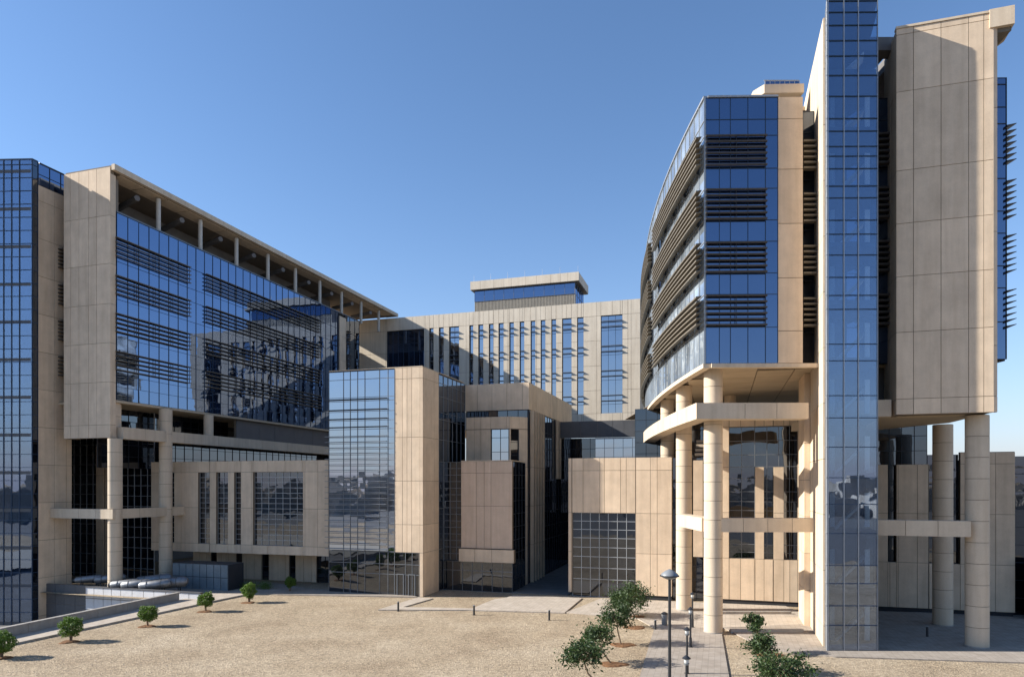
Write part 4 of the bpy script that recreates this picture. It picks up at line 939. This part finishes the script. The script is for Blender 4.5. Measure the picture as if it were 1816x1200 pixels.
def leafy_tree(x, y, r, h, label, seed, lean=(0, 0), ntuft=26, wide=1.0):
    rng = random.Random(seed); t = thing('leafy_tree', label, 'tree', (x, y, 0), 0, 'young leafy trees by the walkway')
    lx, ly = lean; top = Vector((lx, ly, h-r))
    m = MB(); mid = top*0.5 + Vector((lx*0.25, 0, 0))
    m.tube([(0, 0, -0.05), tuple(mid), tuple(top)], [0.065, 0.05, 0.035], 8)
    tufts = []
    for k in range(ntuft):
        d = Vector((rng.gauss(0, 1)*wide, rng.gauss(0, 1)*wide, rng.gauss(0, 0.85))).normalized(); rr = r*rng.uniform(0.35, 1.05)
        c = top + Vector((d.x*rr*wide, d.y*rr*wide, d.z*rr*0.85 + r*0.25)); tufts.append(c)
        if k < 16: m.tube([tuple(top - Vector((0, 0, 0.1))), tuple(top.lerp(c, 0.5) + Vector((0, 0, 0.08))), tuple(c)], [0.028, 0.018, 0.008], 5)
    m.build('trunk', BARK, t)
    m = MB(); pts = []
    for c in tufts:
        s = r*rng.uniform(0.17, 0.30)
        for _ in range(62): pts.append(tuple(c + Vector((rng.gauss(0, s), rng.gauss(0, s), rng.gauss(0, s*0.8)))))
    leafcloud(m, pts, 0.115, rng); m.build('crown', LEAFB, t)
lt = [(11.2, 62.0, 1.55, 2.95, 'broad green leafy tree against the gridded window of the entrance podium', (-0.5, 0), 52, 1.15),
      (10.2, 57.4, 1.0, 2.9, 'thin leaning tree behind the second leafy tree beside the walkway', (-1.0, 0), 22, 1.0),
      (8.2, 51.2, 1.15, 3.15, 'upright leafy tree in the middle of the walkway row', (-0.35, 0), 30, 1.0),
      (6.7, 45.7, 1.0, 2.75, 'open leafy tree with a curved bare stem near the bottom of the row', (-0.9, 0), 24, 1.1),
      (5.3, 40.4, 1.15, 2.9, 'large leafy tree cut by the bottom edge of the photo, left of the tall lamp', (-1.1, 0), 30, 1.15),
      (18.2, 48.3, 0.72, 2.75, 'small leafy tree farthest back in front of the steps', (-0.9, 0.2), 16, 0.9),
      (17.1, 43.6, 0.95, 2.55, 'middle leafy tree of the three right of the walkway', (-1.2, 0), 24, 1.0),
      (16.1, 38.6, 1.2, 2.45, 'nearest and widest leafy tree right of the walkway at the bottom edge', (-0.7, 0), 40, 1.35)]
for i, (x, y, r, h, lab, lean, nt_, wd) in enumerate(lt):
    leafy_tree(x, y, r, h, lab, 100+i, lean, nt_, wd)
    mound(x+0.1, y-0.1, 0.72, 30+i, 1.35)

rng = random.Random(77); m = MB()
for k in range(5200):
    y = 41 + 28*rng.random()**1.5; x = rng.uniform(-0.78, 0.55)*y
    if x < -37.2 + (y-51.2)*0.36 + 0.3 or (4.5 < x - (y-42)*0.29 < 13 and x > 3): continue
    if y > 64 and x > -13: continue
    a = rng.uniform(0.015, 0.05); i = len(m.v)
    m.v += [(x-a, y, 0.0), (x, y-a*0.8, 0.0), (x+a*1.1, y+0.2*a, 0.0), (x, y+a, 0.0), (x+a*0.1, y, a*0.9)]
    m.f += [(i, i+1, i+4), (i+1, i+2, i+4), (i+2, i+3, i+4), (i+3, i, i+4)]
STONE = solid('loose_stone', (0.40, 0.33, 0.25), 0.9, 0.4, 3, 0)
o = m.build('loose_stones', STONE); o['kind'] = 'stuff'

# ================================================================== LAMPS, BOLLARDS, SMALL THINGS
t = thing('street_lamp', 'tall black lamp post with a wide grey disc head beside the leafy trees', 'street lamp', (7.85, 34.0, 0))
m = MB(); m.tube([(0, 0, 0), (0, 0, 0.5), (0, 0, 0.52), (0, 0, 7.35)], [0.13, 0.13, 0.085, 0.07], 16); m.build('pole', BLACK, t, smooth=True)
m = MB(); m.tube([(0, 0, 7.30), (0, 0, 7.38), (0, 0, 7.46), (0, 0, 7.58), (0, 0, 7.72), (0, 0, 7.80)], [0.16, 0.34, 0.44, 0.40, 0.20, 0.03], 28); m.build('lamp_shade', LAMPG, t, smooth=True)
m = MB(); m.tube([(0, 0, 7.44), (0, 0, 7.50)], [0.47, 0.47], 28); m.build('rim', BLACK, t, smooth=True)
m = MB(); m.box(-0.17, 0.17, -0.17, 0.17, 0, 0.03); m.build('base_plate', BLACK, t)
WL = solid('lamp_lens', (0.6, 0.6, 0.58), 0.3, 0.05, 1, 0)
labs = ['black path lamp farthest back, near the entrance column', 'black path lamp second from the back, on the walkway edge', 'black path lamp second from the front beside the walkway', 'nearest black path lamp at the bottom edge of the walkway']
for (x, y), lab in zip(((15.1, 57.1), (13.1, 50.1), (11.05, 43.1), (9.2, 36.0)), labs):
    t = thing('path_lamp', lab, 'path lamp', (x, y, 0.1), 0, 'black path lamps along the walkway')
    m = MB(); m.tube([(0, 0, 0), (0, 0, 0.7), (0, 0, 0.72), (0, 0, 2.55)], [0.11, 0.10, 0.07, 0.06], 14); m.build('pole', BLACK, t, smooth=True)
    m = MB(); m.tube([(0, 0, 2.5), (0, 0, 2.56), (0, 0, 2.72), (0, 0, 2.74)], [0.08, 0.13, 0.13, 0.10], 16); m.build('lens', WL, t, smooth=True)
    m = MB(); m.tube([(0, 0, 2.74), (0, 0, 2.78), (0, 0, 2.88), (0, 0, 2.95)], [0.22, 0.22, 0.10, 0.02], 20); m.build('cap', BLACK, t, smooth=True)
    m = MB(); m.tube([(0, 0, 2.40), (0, 0, 2.50)], [0.11, 0.16], 16); m.build('collar', LAMPG, t, smooth=True)
    m = MB(); m.box(-0.15, 0.15, -0.15, 0.15, -0.01, 0.02); m.build('base_plate', BLACK, t)
for x, y, lab in ((-10.8, 64.8, 'slim dark bollard leftmost of the three before the glass pavilion'), (-3.5, 62.9, 'slim dark bollard in the middle of the three on the paving edge'), (3.3, 60.5, 'slim dark bollard on the gravel in front of the alley'), (11.8, 56.2, 'short dark bollard beside the leafy trees near the entrance'), (32.6, 53.6, 'dark bollard in shade between the two round columns at the right')):
    t = thing('bollard', lab, 'bollard', (x, y, 0.0), 0, 'slim dark bollards')
    m = MB(); m.tube([(0, 0, 0), (0, 0, 0.86)], [0.09, 0.09], 14); m.build('post', BLACK, t, smooth=True)
    m = MB(); m.tube([(0, 0, 0.862), (0, 0, 0.90)], [0.11, 0.10], 14); m.build('cap', LAMPG, t, smooth=True)
    m = MB(); m.tube([(0, 0, -0.01), (0, 0, 0.03)], [0.14, 0.14], 14); m.build('foot', BLACK, t, smooth=True)
t = thing('litter_bin', 'dark litter bin standing in front of the second round column', 'litter bin', (13.0, 58.2, 0.06))
m = MB(); m.tube([(0, 0, 0), (0, 0, 0.05), (0, 0, 0.85), (0, 0, 0.9)], [0.2, 0.24, 0.26, 0.26], 18); m.build('body', LAMPG, t, smooth=True)
m = MB(); m.tube([(0, 0, 0.95), (0, 0, 1.0), (0, 0, 1.12)], [0.29, 0.28, 0.08], 18); m.build('lid', BLACK, t, smooth=True)
for s in (-1, 1):
    m = MB(); m.box(s*0.2-0.02, s*0.2+0.02, -0.02, 0.02, 0.88, 0.97); m.build('bracket', BLACK, t)
t = thing('service_gate', 'dark metal service gate at the far right edge below the podium', 'gate', (47.5, 60))
m = MB(); m.box(45.5, 60, 60.4, 60.5, 0, 5.2); gt = m.world('gate_frame', BLACK, t)
for i in range(12):
    m = MB(); m.box(45.55+i*1.2, 46.65+i*1.2, 60.34, 60.4, 0.15, 5.1); m.world('panel', CORE, gt)

# ================================================================== CITY behind the viewer (seen in the glass) and beyond
rng = random.Random(5); m = MB()
for k in range(420):
    a = rng.uniform(R(190), R(350)); rr = rng.uniform(190, 600)
    x, y = rr*math.cos(a), rr*math.sin(a); w1, w2, h = rng.uniform(4, 15), rng.uniform(4, 15), rng.uniform(3, 9)*rng.choice((1, 1, 1, 1.8))
    m.box(x-w1, x+w1, y-w2, y+w2, 0, h)
    m.box(x-w1*0.4, x+w1*0.2, y-w2*0.4, y+w2*0.3, h-0.01, h+2.5)
g = MB(); poly(g, [(-500, -700), (500, -700), (500, -6), (-500, -6)], 0.02); struct(g, 'road', PAVED)
CITY = solid('city_render', (0.42, 0.38, 0.33), 0.9, 0.5, 0.05, 0)
o = m.build('distant_city', CITY); o['kind'] = 'stuff'

attach_all()
print('objects', len(bpy.data.objects))
